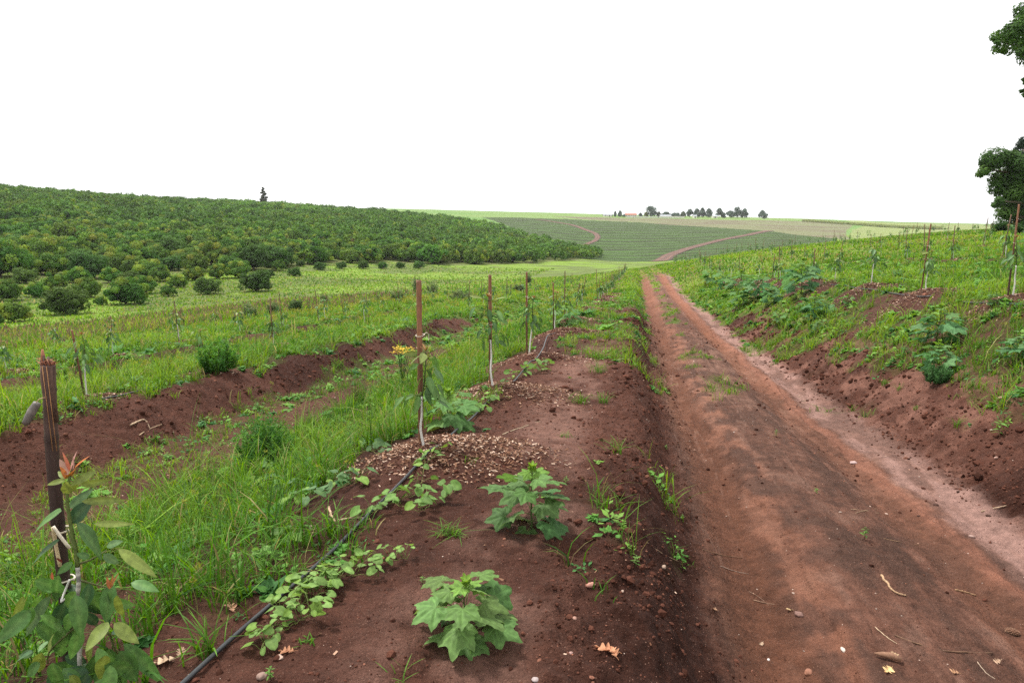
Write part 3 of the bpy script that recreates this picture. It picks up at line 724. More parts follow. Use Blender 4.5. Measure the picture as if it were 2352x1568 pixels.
def loop_tie(mb, c, r, col=(1, 1, 1), m=0, tail=True, rng=R, thick=.0025):
    a = np.linspace(0, 2*math.pi*1.05, 16)
    P = np.column_stack([c[0]+np.cos(a)*r*1.35, c[1]+np.sin(a)*r, c[2]+.006*np.sin(a*1.3)])
    tube(mb, P, thick, col, 5, m)
    if tail:
        q = P[0]; s = rng.choice([-1, 1]); L_ = rng.uniform(.05, .10)
        tube(mb, smooth_path([q, q+[s*.03, -.01, .012], q+[s*.045, -.012, -L_*.5], q+[s*.04, -.01, -L_]], 8), thick*.9, col, 5, m)
DARKL = (.055, .125, .036); MIDL = (.090, .185, .045); OLIVE = (.145, .185, .040)
def sapling_parts(h, nl, size, seed, hi=True, white=.5, flush=True):
    """local meshes for one avocado sapling: trunk and leaf builder"""
    rng = np.random.default_rng(seed)
    tr = MB(); lf = MB(); fl = MB()
    pts = [[0, 0, -.04]]; x = y = 0.0
    for i in range(1, 7):
        x += rng.normal(0, .012); y += rng.normal(0, .012); pts.append([x, y, h*i/6])
    P = smooth_path(pts, 20 if hi else 7); n = len(P)
    rad = np.linspace(.011, .004, n)*(h/.8)**.5
    cut = int(n*white); seg = 8 if hi else 5
    tube(tr, P[:cut+1], rad[:cut+1], (1, 1, 1), seg, 1)
    tube(tr, P[cut:], rad[cut:], (.11, .15, .05), seg, 0)
    for i in range(nl):
        t = rng.uniform(white*.75, 1)**.8; p = P[min(n-1, int(t*(n-1)))]
        a = rng.uniform(0, 2*math.pi); s = size*rng.uniform(.6, 1.15)
        off = rng.uniform(.02, .15)*(h/.8)
        e = p + np.array([math.cos(a)*off, math.sin(a)*off, rng.uniform(0, .04)])
        if hi: tube(tr, [p, (p+e)/2+[0, 0, .01], e], .002, (.12, .16, .05), 4, 0)
        top = t > .93
        c = np.array(MIDL if rng.random() < .5 else DARKL)*rng.uniform(.8, 1.3)
        if top and flush: c = np.array(OLIVE)*rng.uniform(.8, 1.2)
        put_leaf(lf, e, (math.cos(a), math.sin(a), rng.uniform(-2.0, -.2) if not top else rng.uniform(-.4, .6)), s, s*.42, c, rng.normal(0, .5), n=6 if hi else 3, droop=rng.uniform(.1, .4), fold=.2)
    if flush:
        for i in range(9 if hi else 4):
            a = i*2.4; s = size*rng.uniform(.35, .55)
            put_leaf(fl, P[-1], (math.cos(a), math.sin(a), rng.uniform(.5, 1.6)), s, s*.34, np.array([.25, .13, .05])*rng.uniform(.8, 1.2) if i % 3 else np.array([.20, .20, .05]), 0, n=4 if hi else 3, droop=.1, fold=.2)
    return tr, lf, fl
def rowname(k):
    return {'R1': 'the stake row beside the left road bank', 'R2': 'the row beyond the left soil berm', 'R3': 'the third row left of the road', 'R4': 'the lowest row left of the road',
            'Q1': 'the first row right of the road', 'Q2': 'the second row right of the road', 'Q3': 'the third row right of the road', 'Q4': 'the fourth row right of the road', 'Q5': 'the fifth row right of the road', 'Q6': 'the highest row right of the road'}[k]
ORD = 'nearest second third fourth fifth sixth seventh eighth ninth tenth eleventh twelfth'.split()
# hi and lo sapling prototypes
def proto_sapling_hi(seed, h, nl, size):
    r = thing('avocado_sapling', (0, 0, 0), 'x', 'sapling')
    tr, lf, fl = sapling_parts(h, nl, size, seed, True, .5)
    tr.obj('trunk', [M_BROAD, M_PAINT], r, True); lf.obj('foliage', M_LEAF, r, True); fl.obj('new_leaves', M_LEAF, r, True)['label'] = 'reddish new leaves at the tip'
    return r
def proto_sapling_lo(seed, h, nl, size):
    tr, lf, fl = sapling_parts(h, nl, size, seed, False, .55)
    mb = MB(); mb.merge(tr, m=0)
    mb.Fm = [f for f in tr.Fm]
    mb.merge(lf, m=2); mb.merge(fl, m=2)
    return mb.obj('avocado_sapling', [M_BROAD, M_PAINT, M_LEAF], None, True)
def proto_stake_hi(seed, h, r, dark):
    rng = np.random.default_rng(seed); o = thing('bamboo_stake', (0, 0, 0), 'x', 'stake')
    mb = MB(); cane(mb, (0, 0, h), (0, 0, -.05), r, (.235, .105, .055), 12, int(h/.17), dark, rng); mb.obj('cane', M_BAMBOO, o, True)
    tw = MB(); loop_tie(tw, (.006, 0, h*rng.uniform(.55, .72)), r*1.35, rng=rng); tw.obj('twine', M_TWINE, o, True)
    return o
def proto_stake_lo(seed, h, r):
    rng = np.random.default_rng(seed); mb = MB(); cane(mb, (0, 0, h), (0, 0, -.05), r, (.17, .095, .06), 6, 4, .3, rng)
    return mb.obj('bamboo_stake', M_BAMBOO, None, True)
SH = [proto_sapling_hi(100+i, [.85, .7, .95, .8][i], [30, 34, 32, 38][i], .13) for i in range(4)]
KH = [proto_stake_hi(200+i, 1.3, .018, [.3, .5, .75, .4][i]) for i in range(4)]
SLO = [proto_sapling_lo(300+i, [.9, .75, 1.0, .65, .85][i], [28, 34, 26, 30, 36][i], .18) for i in range(5)]
KLO = [proto_stake_lo(400+i, 1.25, .017) for i in range(3)]
used = set()
def place(src, loc, rz, sc, label, cat, group, tilt=(0, 0)):
    if src.name not in used:
        used.add(src.name); src.location = [float(c) for c in loc]; src.rotation_euler = (tilt[0], tilt[1], rz); src.scale = (sc,)*3 if np.isscalar(sc) else sc
        return tag(src, label, cat, group)
    return copy_tree(src, loc, rz, sc, label, group, tilt)
GK, GS = 'bamboo stakes along the planting rows', 'young avocado trees along the planting rows'
KSZ = {('R1', 1): (1.27, .021), ('R1', 2): (1.29, .020), ('R1', 3): (1.28, .016), ('R1', 4): (1.05, .015), ('Q1', 0): (1.35, .013), ('Q1', 1): (1.28, .014), ('R2', 0): (.95, .015)}
TILT = {('R1', 1): (0, .018), ('R1', 2): (0, .0), ('R1', 3): (0, -.02), ('R1', 4): (0, .04), ('R1', 5): (0, 0), ('R1', 6): (0, .14), ('R1', 7): (0, .18), ('Q1', 0): (0, .03), ('Q1', 1): (0, .05)}
for k, row in ROWS.items():
    seen = 0
    for i, (x, y) in enumerate(row):
        r = math.hypot(x, y); X, Zc = camxy(x, y)
        if k == 'R1' and i == 0: continue
        if abs(X) > Zc*.80+1: continue
        near = r < 17
        hasstake = R.random() < (.98 if k == 'R1' else .62) or near
        if k == 'R2' and i == 1: hasstake = False
        z = gz(x, y)
        far = r > 62
        if i < 12 and not far:
            ords = ORD[i]
            lk = f'bamboo stake, {ords} along {rowname(k)}'; ls = f'staked avocado sapling, {ords} along {rowname(k)}'
            if k in ('R2', 'R3', 'R4', 'Q4', 'Q5', 'Q6'): ls = f'avocado sapling, {ords} along {rowname(k)}'
            gk, gs = GK, GS
        else:
            lk = f'thin bamboo stake far down {rowname(k)}'; ls = f'tiny staked avocado sapling far down {rowname(k)}'
            gk, gs = GK + ', far end of ' + rowname(k)[4:], GS + ', far end of ' + rowname(k)[4:]
        if hasstake:
            tl = TILT.get((k, i), (R.normal(0, .035), R.normal(.0, .05)))
            if near:
                s = KSZ.get((k, i), (1.2, .017)); src = KH[(i+len(k)) % 4]
                place(src, (x, y, z), R.uniform(0, 6), (s[1]/.018, s[1]/.018, s[0]/1.3), lk, 'stake', gk, tl)
            else:
                f = R.uniform(.72, 1.12); w_ = .9 if r < 40 else 1.1
                place(KLO[R.integers(3)], (x, y, z), 0, (w_, w_, f), lk, 'stake', gk, tl)
        sx, sy = x + .06*RT[0] + R.normal(0, .015), y - .05 + R.normal(0, .02)
        if R.random() < .96:
            if near: place(SH[i % 4], (sx, sy, gz(sx, sy)), R.uniform(0, 6), R.uniform(.95, 1.1), ls, 'sapling', gs)
            else: place(SLO[R.integers(5)], (sx, sy, gz(sx, sy)), R.uniform(0, 6), R.uniform(.75, 1.15), ls, 'sapling', gs)
# ------------------------------------------------------------------ nearest stake and sapling, lower left
Zs = 2.28
gb = hit(168, 1790) if True else None
kb = at(158, 1500, Zs); base = np.array([kb[0], kb[1], 0]); base[2] = gz(base[0], base[1])
kt = at(112, 838, Zs)
o = thing('bamboo_stake', base, 'thick weathered bamboo stake with a split top and a broken piece dangling, lower left corner', 'stake')
mb = MB()
path = np.array([base - [0, 0, .05], at(158, 1500, Zs), at(150, 1370, Zs), at(133, 1200, Zs), at(119, 1020, Zs), at(114, 900, Zs), kt]) - base
P = smooth_path(path, 90); tt = np.linspace(0, 1, 90)
segs = [0.0, .18, .34, .50, .685, .845, 1.0]
near = np.min([np.abs(tt-s) for s in segs[1:-1]], axis=0)
rad = .0225*(1 + .09*np.exp(-(near/.008)**2))*(1.0-.10*tt)
C = np.array([.060, .036, .030])*(np.interp(tt, [0, .3, .5, .69, .70, .85, 1], [.55, .6, .7, 1.0, 1.5, 1.7, 1.9]))[:, None]
C = C*(1-.5*np.exp(-((near-.006)/.005)**2))[:, None]
tube(mb, P, rad, C, 16)
mb.obj('cane', M_BAMBOO, o, True)
sp = MB()     # split fibres and frayed rim
for dx, r_, c_, up in [(-.016, .006, (.16, .10, .08), .02), (-.006, .004, (.10, .07, .06), .035), (.008, .006, (.15, .10, .08), .03), (.016, .005, (.13, .08, .06), .018)]:
    q = kt - base; a = q + RT.tolist()[0]*np.array([dx, 0, 0]); 
    tube(sp, [q+np.array([dx*RT[0], dx*RT[1]-.012, -.20]), q+np.array([dx*RT[0], dx*RT[1]-.015, -.05]), q+np.array([dx*RT[0]*1.1, dx*RT[1]-.008, up])], [r_, r_, r_*.6], c_, 6)
for dx in (-.004, .010):
    q = kt - base
    tube(sp, [q+np.array([dx*RT[0], dx*RT[1]-.0235, -.30]), q+np.array([dx*RT[0], dx*RT[1]-.0225, -.12]), q+np.array([dx*RT[0], dx*RT[1]-.0215, .0])], .0013, (.42, .22, .10), 5)
rng = np.random.default_rng(77)
for i in range(60):
    q = kt - base + np.array([rng.uniform(-.020, .018), rng.uniform(-.014, .012), rng.uniform(-.012, .006)])
    tube(sp, [q, q+[rng.normal(0, .006), rng.normal(0, .006), rng.uniform(.004, .016)], q+[rng.normal(0, .011), rng.normal(0, .01), rng.uniform(.008, .024)]], [.0022, .0018, .0006], np.array([.36, .15, .09])*rng.uniform(.5, 1.3), 4)
tube(sp, [kt-base+np.array([-.014, -.005, .0]), kt-base+np.array([-.014, -.005, .03]), kt-base+np.array([-.012, -.005, .055])], [.006, .007, .003], (.30, .13, .08), 6)
s_ = sp.obj('split_top', M_WOOD, o, True); s_['label'] = 'frayed reddish rim of the broken cane'
hp = MB(); A = at(86, 925, Zs-.05) - base; Bq = at(58, 975, Zs-.06) - base; Bm = at(70, 950, Zs-.06) - base
tube(hp, smooth_path([A, Bm, Bq], 9), [.013, .0135, .0138, .0155, .0142, .0138, .013, .0125, .006], np.array([[.13, .115, .10]]*3+[[.20, .17, .15]]+[[.15, .13, .12]]*3+[[.12, .09, .08]]*2), 10)
tube(hp, smooth_path([at(115, 914, Zs)-base, at(92, 915, Zs-.05)-base, at(76, 935, Zs-.05)-base, at(66, 955, Zs-.07)-base], 9), [.0015]*9, (.45, .30, .16), 5)
hp.obj('dangling_piece', M_BAMBOO, o, True)
tw = MB()
for (px, py, r_) in [(143, 1218, .026), (150, 1330, .026)]:
    c = at(px, py, Zs) - base; loop_tie(tw, c, .025, (1, 1, 1), 0, False, thick=.0035)
tube(tw, smooth_path([at(122, 1208, Zs-.05)-base, at(140, 1233, Zs-.05)-base, at(160, 1258, Zs-.04)-base], 6), .0055, (1.3, 1.3, 1.3), 7)
tube(tw, smooth_path([at(122, 1210, Zs-.05)-base, at(128, 1250, Zs-.045)-base, at(138, 1300, Zs-.04)-base], 6), .006, (1.0, .88, .66), 7)
tw.obj('twine', M_TWINE, o, True)
# sapling in front of it
def z7(X, Y): return ((50 + X/2.583)*.91875, (1100+Y/2.583)*.91875)
Zt = 2.12
def T7(X, Y, dz=0.0): return at(*z7(X, Y), Zt+dz)
sb = T7(405, 1750); sbase = np.array([sb[0], sb[1], 0]); sbase[2] = gz(sbase[0], sbase[1])
ns = thing('avocado_sapling', sbase, 'large-leaved avocado sapling with pink new shoot, tied to the stake in the lower left corner', 'sapling')
stp = [sbase-[0, 0, .03]] + [T7(*q) for q in [(400, 1600), (385, 1400), (388, 1200), (360, 1090), (378, 940), (375, 860), (362, 720), (340, 620), (320, 500), (305, 380), (322, 230)]]
P = smooth_path(stp, 60) - sbase
mb = MB(); tube(mb, P[:35], np.linspace(.0085, .0065, 35), np.array([.8, .78, .75])*R.uniform(.35, 1.15, (35, 1)), 8, 1); tube(mb, P[34:], np.linspace(.0072, .0045, 26), (.16, .21, .065), 8, 0)
tube(mb, smooth_path([T7(380, 985)-sbase, T7(310, 1010)-sbase, T7(265, 1040, .02)-sbase, T7(300, 950, .05)-sbase, T7(320, 900, .05)-sbase], 12), .0035, (1, 1, 1), 6, 1)
for q in ([(385, 1150), (560, 1230), (620, 1360), (760, 1500)], [(385, 1180), (200, 1350), (180, 1440)], [(375, 900), (480, 930), (600, 960)], [(370, 800), (460, 770), (560, 710)], [(350, 700), (300, 560)], [(385, 1250), (300, 1330)]):
    tube(mb, smooth_path([T7(*a, .03*i) for i, a in enumerate(q)], 10)-sbase, np.linspace(.0045, .002, 10), (.16, .18, .07), 6, 0)
mb.obj('trunk', [M_BROAD, M_PAINT], ns, True)
LV = [((270,470),(70,610),110,'m'),((255,655),(80,790),80,'d'),((365,545),(535,750),125,'m'),((400,930),(530,1160),112,'m'),((330,540),(450,410),88,'d'),((320,445),(455,335),55,'p'),((400,405),(650,410),46,'o'),((480,550),(700,560),38,'o'),((560,690),(650,660),45,'p'),((540,740),(625,800),50,'p'),((640,715),(845,880),62,'o'),((565,1000),(600,1225),72,'d'),((625,1010),(650,1150),50,'o'),((300,1050),(225,1250),90,'d'),((345,1120),(290,1230),70,'l'),((370,1170),(340,1350),90,'m'),((290,1210),(260,1420),108,'m'),((200,1030),(10,1300),80,'p'),((250,880),(225,1060),56,'m'),((340,790),(250,865),42,'m'),((580,1360),(570,1580),130,'m'),((500,1380),(440,1560),96,'m'),((645,1370),(740,1560),112,'m'),((670,1330),(915,1570),88,'m'),((230,1450),(340,1600),140,'m'),((290,1400),(420,1440),70,'d'),((330,1470),(430,1580),96,'d'),((90,1370),(0,1400),46,'p'),((130,1440),(45,1530),66,'m'),((140,1380),(110,1520),76,'o'),((465,1290),(430,1450),56,'o'),((500,1190),(420,1130),55,'d'),((610,1190),(740,1310),74,'o'),((710,1200),(610,1280),50,'m'),((300,340),(370,300),46,'o'),((330,300),(480,215),48,'o'),((390,300),(545,290),38,'o'),((290,262),(185,290),32,'o'),((300,250),(248,208),34,'o'),((310,350),(300,290),60,'o'),((180,1300),(120,1360),40,'p'),((420,1500),(380,1640),100,'m'),((600,1500),(700,1650),110,'m'),((250,1520),(180,1660),110,'d'),((430,1060),(400,1130),60,'o'),((340,1000),(300,1010),40,'m'),((450,760),(370,740),40,'m')]
PAL = dict(m=(.075, .165, .042), d=(.038, .090, .034), l=(.10, .21, .045), p=(.10, .18, .07), o=(.18, .23, .05))
rng = np.random.default_rng(5); lf = MB()
for i, (a, b, wd, c) in enumerate(LV):
    dz = rng.uniform(-.07, .09); A = T7(*a, dz*.4) - sbase; B = T7(*b, dz) - sbase
    L_ = np.linalg.norm(B-A); W_ = wd/2.583*.91875/F*Zt*1.38
    put_leaf(lf, A + [0, 0, L_*.05], B-A+np.array([0, 0, L_*.05]), L_*1.12, W_, np.array(PAL[c])*rng.uniform(.85, 1.15), 0, face=-nrm(sbase+(A+B)/2)*1.0 + [0, 0, .45] + rng.normal(0, .42, 3), n=12, droop=.12, fold=.16, wave=.02)
for i in range(34):
    X_ = rng.uniform(20, 760); Y_ = rng.uniform(880, 1500) if i < 24 else rng.uniform(1350, 1600); X_ = X_ if i > 9 else rng.uniform(200, 620)
    dz = rng.uniform(-.16, .16); A = T7(X_, Y_, dz) - sbase; d_ = np.array([rng.normal(0, .7), rng.normal(0, .7), rng.uniform(-1.6, -.1)]); L_ = rng.uniform(.08, .14)
    put_leaf(lf, A, d_, L_, L_*.46, np.array(PAL['mmldo'[i % 5]])*rng.uniform(.85, 1.2), 0, face=-nrm(sbase+A) + [0, 0, .5] + rng.normal(0, .5, 3), n=10, droop=.18, fold=.18, wave=.02)
lf.obj('foliage', M_LEAF, ns, True)
fl = MB()
for a, b, wd, c in [((322,205),(278,72),28,(.42,.13,.07)),((328,195),(362,68),32,(.46,.24,.20)),((345,185),(442,98),28,(.50,.15,.045)),((310,225),(256,122),50,(.44,.27,.21)),((340,190),(345,95),32,(.46,.25,.21)),((308,235),(368,178),36,(.48,.17,.05)),((295,245),(352,195),40,(.36,.20,.05)),((300,250),(262,170),36,(.42,.18,.07)),((580,960),(560,880),25,(.36,.14,.06)),((585,955),(635,850),25,(.36,.15,.06)),((590,950),(600,870),22,(.32,.16,.06)),((270,790),(235,755),22,(.2,.05,.04)),((212,900),(205,850),20,(.45,.12,.05))]:
    A = T7(*a)-sbase; B = T7(*b, rng.uniform(-.03, .03))-sbase; L_ = np.linalg.norm(B-A)
    put_leaf(fl, A, B-A, L_, wd/2.583*.91875/F*Zt*1.1, c, 0, face=-nrm(sbase+A)+rng.normal(0, .4, 3), n=8, droop=.05, fold=.3)
fl.obj('new_leaves', M_LEAF, ns, True)['label'] = 'pink and orange new leaves at the shoot tip'
# ------------------------------------------------------------------ ground cover
def scatter(r0, r1, dens, half=41, n0=None):
    """points with dens(r) per square metre in the viewed sector"""
    rs = np.linspace(r0, r1, 400); f = dens(rs)*rs*math.radians(2*half); cum = np.concatenate([[0], np.cumsum((f[1:]+f[:-1])/2*np.diff(rs))])
    n = int(cum[-1]); r = np.interp(R.random(n)*cum[-1], cum, rs); a = np.radians(R.uniform(-half, half, n))
    X = r*np.sin(a); Z = r*np.cos(a)
    return X*RT[0]+Z*FW[0], X*RT[1]+Z*FW[1], r
def add_blades(mb, x, y, z, h, w, bend, az, col, lv=(0, .4, .75)):
    n = len(x)
    dx, dy = np.cos(az), np.sin(az); sx, sy = -dy, dx
    tw = R.uniform(-.9, .9, n); sx, sy = sx*np.cos(tw)+dx*np.sin(tw), sy*np.cos(tw)+dy*np.sin(tw)
    V = []; k = len(lv)
    for t in lv:
        cx = x + dx*bend*h*t*t; cy = y + dy*bend*h*t*t; cz = z + h*(t - .38*bend*t*t)
        ww = w*.5*(1-.55*t)
        V.append(np.stack([cx-sx*ww, cy-sy*ww, cz], 1)); V.append(np.stack([cx+sx*ww, cy+sy*ww, cz], 1))
    V.append(np.stack([x+dx*bend*h, y+dy*bend*h, z+h*(1-.38*bend)], 1))
    V = np.stack(V, 1).reshape(-1, 3); m = 2*k+1; b = np.arange(n)*m
    Fl = []
    for i in range(k-1): Fl.append(np.stack([b+2*i, b+2*i+1, b+2*i+3, b+2*i+2], 1))
    Fl.append(np.stack([b+2*k-2, b+2*k-1, b+2*k], 1))
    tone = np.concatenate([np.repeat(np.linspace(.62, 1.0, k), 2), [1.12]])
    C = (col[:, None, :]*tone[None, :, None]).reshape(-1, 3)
    mb.add(V, Fl, C)
def palette(n, x, y, yellow=.12, rich=0.0):
    g = uni(fbm(x, y, 3.5, 3, 301)); 
    a = np.array([.070, .180, .022]); b = np.array([.195, .320, .038]); s = np.array([.34, .29, .12]); dk = np.array([.04, .105, .018])
    t = np.clip(g*(1-.6*rich) + R.normal(0, .22, n), 0, 1)[:, None]
    c = a*(1-t)+b*t
    q = R.random(n); c = np.where((q < yellow)[:, None], s*R.uniform(.7, 1.2, (n, 1)), c); c = np.where((q > .9)[:, None], dk, c)
    return c*R.uniform(.8, 1.25, (n, 1))
def gheight(x, y):
    n = fbm(x, y, 1.6, 3, 311)
    h = np.full(x.shape, .17)
    h = np.where((x > -4.4) & (x < -1.6), .225, h); h = np.where((x > -6.1) & (x < -4.3), .07, h)
    h = np.where((x > -1.7) & (x < .6), .13, h); h = np.where((x > .5) & (x < 3.1), .09, h)
    h = np.where(x > 3.1, .15, h); h = np.where(x < -6.8, .19, h)
    return h*(.35+1.3*n)
# tufts -> blades
mb = MB()
dens = lambda r: 150*np.minimum(1, (5.0/r))**1.15
x, y, r = scatter(1.0, 46, dens)
cv = cover(x, y); short = (x > -6) & (x < -4.3)
keep = R.random(len(x)) < cv*np.where(short, .8, 1)
x, y, r = x[keep], y[keep], r[keep]
k = 8
xx = np.repeat(x, k); yy = np.repeat(y, k); rr_ = np.repeat(r, k); n = len(xx)
sg = .012+.035*R.random(n); xx = xx + R.normal(0, 1, n)*sg*(1+rr_*.03); yy = yy + R.normal(0, 1, n)*sg*(1+rr_*.03)
hh = gheight(xx, yy)*np.repeat(np.exp(R.normal(0, .42, len(x))), k)*R.uniform(.45, 1.25, n)*1.12
bw = np.repeat(np.where(R.random(len(x)) < .38, 2.1, .9), k); ww = np.maximum(.0048*R.uniform(.6, 1.5, n)*bw, .0008*rr_)*np.where(hh < .07, .7, 1)
col = palette(n, xx, yy, .07)
tuft_tone = np.repeat(R.uniform(.75, 1.25, (len(x), 1)), k, 0)
zz = H(xx, yy) - .008
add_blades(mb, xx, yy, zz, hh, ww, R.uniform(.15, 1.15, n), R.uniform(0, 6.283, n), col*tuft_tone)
tag(mb.obj('grass', M_GRASS, smooth=True), 'grass growing between the young avocado rows', 'grass', kind='stuff')
# middle distance
mb = MB()
dens = lambda r: 26*(46/np.maximum(r, 46))**1.3
x, y, r = scatter(44, 150, dens)
cv = cover(x, y); on = (x > -22) | (R.random(len(x)) < .35)
keep = (R.random(len(x)) < cv) & on & (y < 135); x, y, r = x[keep], y[keep], r[keep]; n = len(x)
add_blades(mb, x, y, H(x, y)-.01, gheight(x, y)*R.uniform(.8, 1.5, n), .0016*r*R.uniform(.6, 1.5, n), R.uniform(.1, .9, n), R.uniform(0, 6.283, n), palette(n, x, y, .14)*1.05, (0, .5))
tag(mb.obj('distant_grass', M_GRASS, smooth=True), 'short grass on the farther rows and meadow', 'grass', kind='stuff')
# tall weedy meadow, left of the planting
mb = MB()
x, y, r = scatter(24, 190, lambda r: 16*(40/r)**1.2)
ok = (x < -21.5) & ~inpoly(x, y, P_ORCH) & (linedist(x, y, LANE) > 1.6)
wd = inpoly(x, y, P_WEED); ok &= wd | (R.random(len(x)) < .45)
x, y, r, wd = x[ok], y[ok], r[ok], wd[ok]; n = len(x)
c = palette(n, x, y, .15)*1.0; c = np.where((wd & (R.random(n) < .45))[:, None], np.array([.15, .105, .065])*R.uniform(.8, 1.3, (n, 1)), c*np.where(wd, .95, 1.0)[:, None])
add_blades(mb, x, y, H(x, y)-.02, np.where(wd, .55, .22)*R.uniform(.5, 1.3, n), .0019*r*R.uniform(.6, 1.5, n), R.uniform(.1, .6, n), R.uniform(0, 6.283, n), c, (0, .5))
tag(mb.obj('meadow_grass', M_GRASS, smooth=True), 'tall weedy meadow grass below the orchard hill', 'grass', kind='stuff')
# small leafy weeds
mb = MB()
x, y, r = scatter(1.2, 42, lambda r: 46*np.minimum(1, 8/r))
cv = cover(x, y); keep = (R.random(len(x)) < cv*np.where(x > 3.5, 1.0, np.where(x < -6.5, .9, .6)) + .012*(x < .2)) & ~((x > .6) & (x < 3))
x, y, r = x[keep], y[keep], r[keep]; k = 16; n = len(x)*k
xx = np.repeat(x, k); yy = np.repeat(y, k); rr_ = np.repeat(r, k); sp = np.repeat(R.uniform(.03, .11, len(x)), k)*(1-.6*np.repeat(cover(x, y) < .2, k))
a = R.uniform(0, 6.283, n); q = np.sqrt(R.random(n)); cx = xx + np.cos(a)*q*sp; cy_ = yy + np.sin(a)*q*sp
cz = H(cx, cy_) + np.repeat(R.uniform(.02, .16, len(x)), k)*(1.1-q)*R.uniform(.4, 1, n)*np.minimum(1, sp/.06)
s = np.repeat(np.exp(R.normal(.1, .5, len(x)))*np.where((x > -4.4) & (x < -1.5), 1.55, 1.15), k)*R.uniform(.6, 1.3, n)*np.maximum(.014, .0017*rr_)
d = np.stack([np.cos(a), np.sin(a), R.uniform(-.5, .6, n)], 1); side = np.stack([-np.sin(a), np.cos(a), R.uniform(-.4, .4, n)], 1)
Cn = np.stack([cx, cy_, cz], 1)
V = np.stack([Cn-d*s[:, None], Cn+side*s[:, None]*.5+[0, 0, .002], Cn+d*s[:, None], Cn-side*s[:, None]*.5+[0, 0, .002]], 1).reshape(-1, 3)
b = np.arange(n)*4; pc = np.repeat(np.array([[.08, .21, .035], [.12, .27, .045], [.06, .165, .045], [.17, .31, .055]])[R.integers(0, 4, len(x))], k, 0)*R.uniform(.75, 1.25, (n, 1))
mb.add(V, np.stack([b, b+1, b+2, b+3], 1), np.repeat(pc, 4, 0))
tag(mb.obj('low_weeds', M_BROAD), 'low leafy weeds mixed into the grass', 'weeds', kind='stuff')
# yellow sedge heads
mb = MB()
x, y, r = scatter(1.3, 60, lambda r: 20*np.minimum(1, 5/r)**1.0)
pr = np.where((x > -4.6) & (x < -1.7), .9, np.where(x < -6.8, .35+.3*ss(-10, -16, x), np.where(x > 4, .12, .05)))
pr = .8*pr*ss(.35, .65, fbm(x, y, 2.0, 3, 331))*(.4+.6*ss(3, 6, y))
keep = R.random(len(x)) < cover(x, y)*pr*1.6; x, y, r = x[keep], y[keep], r[keep]; m_ = len(x); g = H(x, y); hs_ = R.uniform(.14, .33, m_)
add_blades(mb, x, y, g, hs_, np.maximum(.003, .0005*r), R.uniform(0, .3, m_), R.uniform(0, 6.28, m_), np.tile([.10, .17, .04], (m_, 1)))
k = 12; n = m_*k; s = np.repeat(np.maximum(.016, .0024*r)*R.uniform(.7, 1.3, m_), k)
a = R.uniform(0, 6.283, n); e = R.uniform(-.1, 1.3, n); d = np.stack([np.cos(a)*np.cos(e), np.sin(a)*np.cos(e), np.sin(e)], 1)
b0 = np.stack([np.repeat(x, k), np.repeat(y, k), np.repeat(g+hs_*.95, k)], 1) + R.normal(0, .35, (n, 3))*s[:, None]
sd = np.cross(d, R.normal(0, 1, (n, 3))); sd /= np.linalg.norm(sd, axis=1)[:, None]
V = np.stack([b0, b0+d*s[:, None]*.9+sd*s[:, None]*.22, b0+d*s[:, None]*1.5, b0+d*s[:, None]*.9-sd*s[:, None]*.22], 1).reshape(-1, 3); b = np.arange(n)*4
mb.add(V, np.stack([b, b+1, b+2, b+3], 1), np.repeat(np.array([.27, .29, .06])*R.uniform(.55, 1.1, (n, 1)), 4, 0))
tag(mb.obj('sedge_flowers', M_GRASS), 'ochre yellow sedge heads standing among the grass', 'sedge', kind='stuff')
# ------------------------------------------------------------------ crumbs of soil, grit and chips
PH = (1+5**.5)/2
ICO = np.array([(-1, PH, 0), (1, PH, 0), (-1, -PH, 0), (1, -PH, 0), (0, -1, PH), (0, 1, PH), (0, -1, -PH), (0, 1, -PH), (PH, 0, -1), (PH, 0, 1), (-PH, 0, -1), (-PH, 0, 1)])/1.9
ICF = np.array([(0, 11, 5), (0, 5, 1), (0, 1, 7), (0, 7, 10), (0, 10, 11), (1, 5, 9), (5, 11, 4), (11, 10, 2), (10, 7, 6), (7, 1, 8), (3, 9, 4), (3, 4, 2), (3, 2, 6), (3, 6, 8), (3, 8, 9), (4, 9, 5), (2, 4, 11), (6, 2, 10), (8, 6, 7), (9, 8, 1)])
def lumps(mb, x, y, s, col, sink=.25, flat=(.6, 1.0)):
    n = len(x); a = R.uniform(0, 6.283, n)
    sc = np.stack([s*R.uniform(.7, 1.3, n), s*R.uniform(.7, 1.3, n), s*R.uniform(*flat, n)], 1)
    V = ICO[None]*(1+R.normal(0, .17, (n, 12, 1)))*sc[:, None, :]
    c, s_ = np.cos(a)[:, None], np.sin(a)[:, None]
    V = np.stack([V[..., 0]*c - V[..., 1]*s_, V[..., 0]*s_ + V[..., 1]*c, V[..., 2]], 2)
    V += np.stack([x, y, H(x, y) + s*sink], 1)[:, None, :]
    mb.add(V.reshape(-1, 3), (ICF[None] + (np.arange(n)*12)[:, None, None]).reshape(-1, 3), np.repeat(col, 12, 0))
M_CLOD = solidmat('soil_crumb', (1, 1, 1), .97, .35, 160, .05, .6)
mb = MB()
x, y, r = scatter(1.2, 24, lambda r: 1500*np.minimum(1, 3.4/r)**1.5)
rough = .22 + .8*band(x, -.35, .6, .12) + .9*band(x, 3.05, 4.4, .15) + .9*band(x, -6.9, -5.8, .2) + .3*band(x, -1.8, -.9, .2) - .15*band(x, .75, 3.0, .1) 
clump = ss(.35, .7, fbm(x, y, .5, 3, 341))
keep = R.random(len(x)) < (1-cover(x, y))*rough*(.25+.9*clump); x, y, r = x[keep], y[keep], r[keep]; n = len(x)
s = np.maximum(.0030, .0007*r)*np.exp(R.normal(.15, .6, n)); s = np.minimum(s, .045)
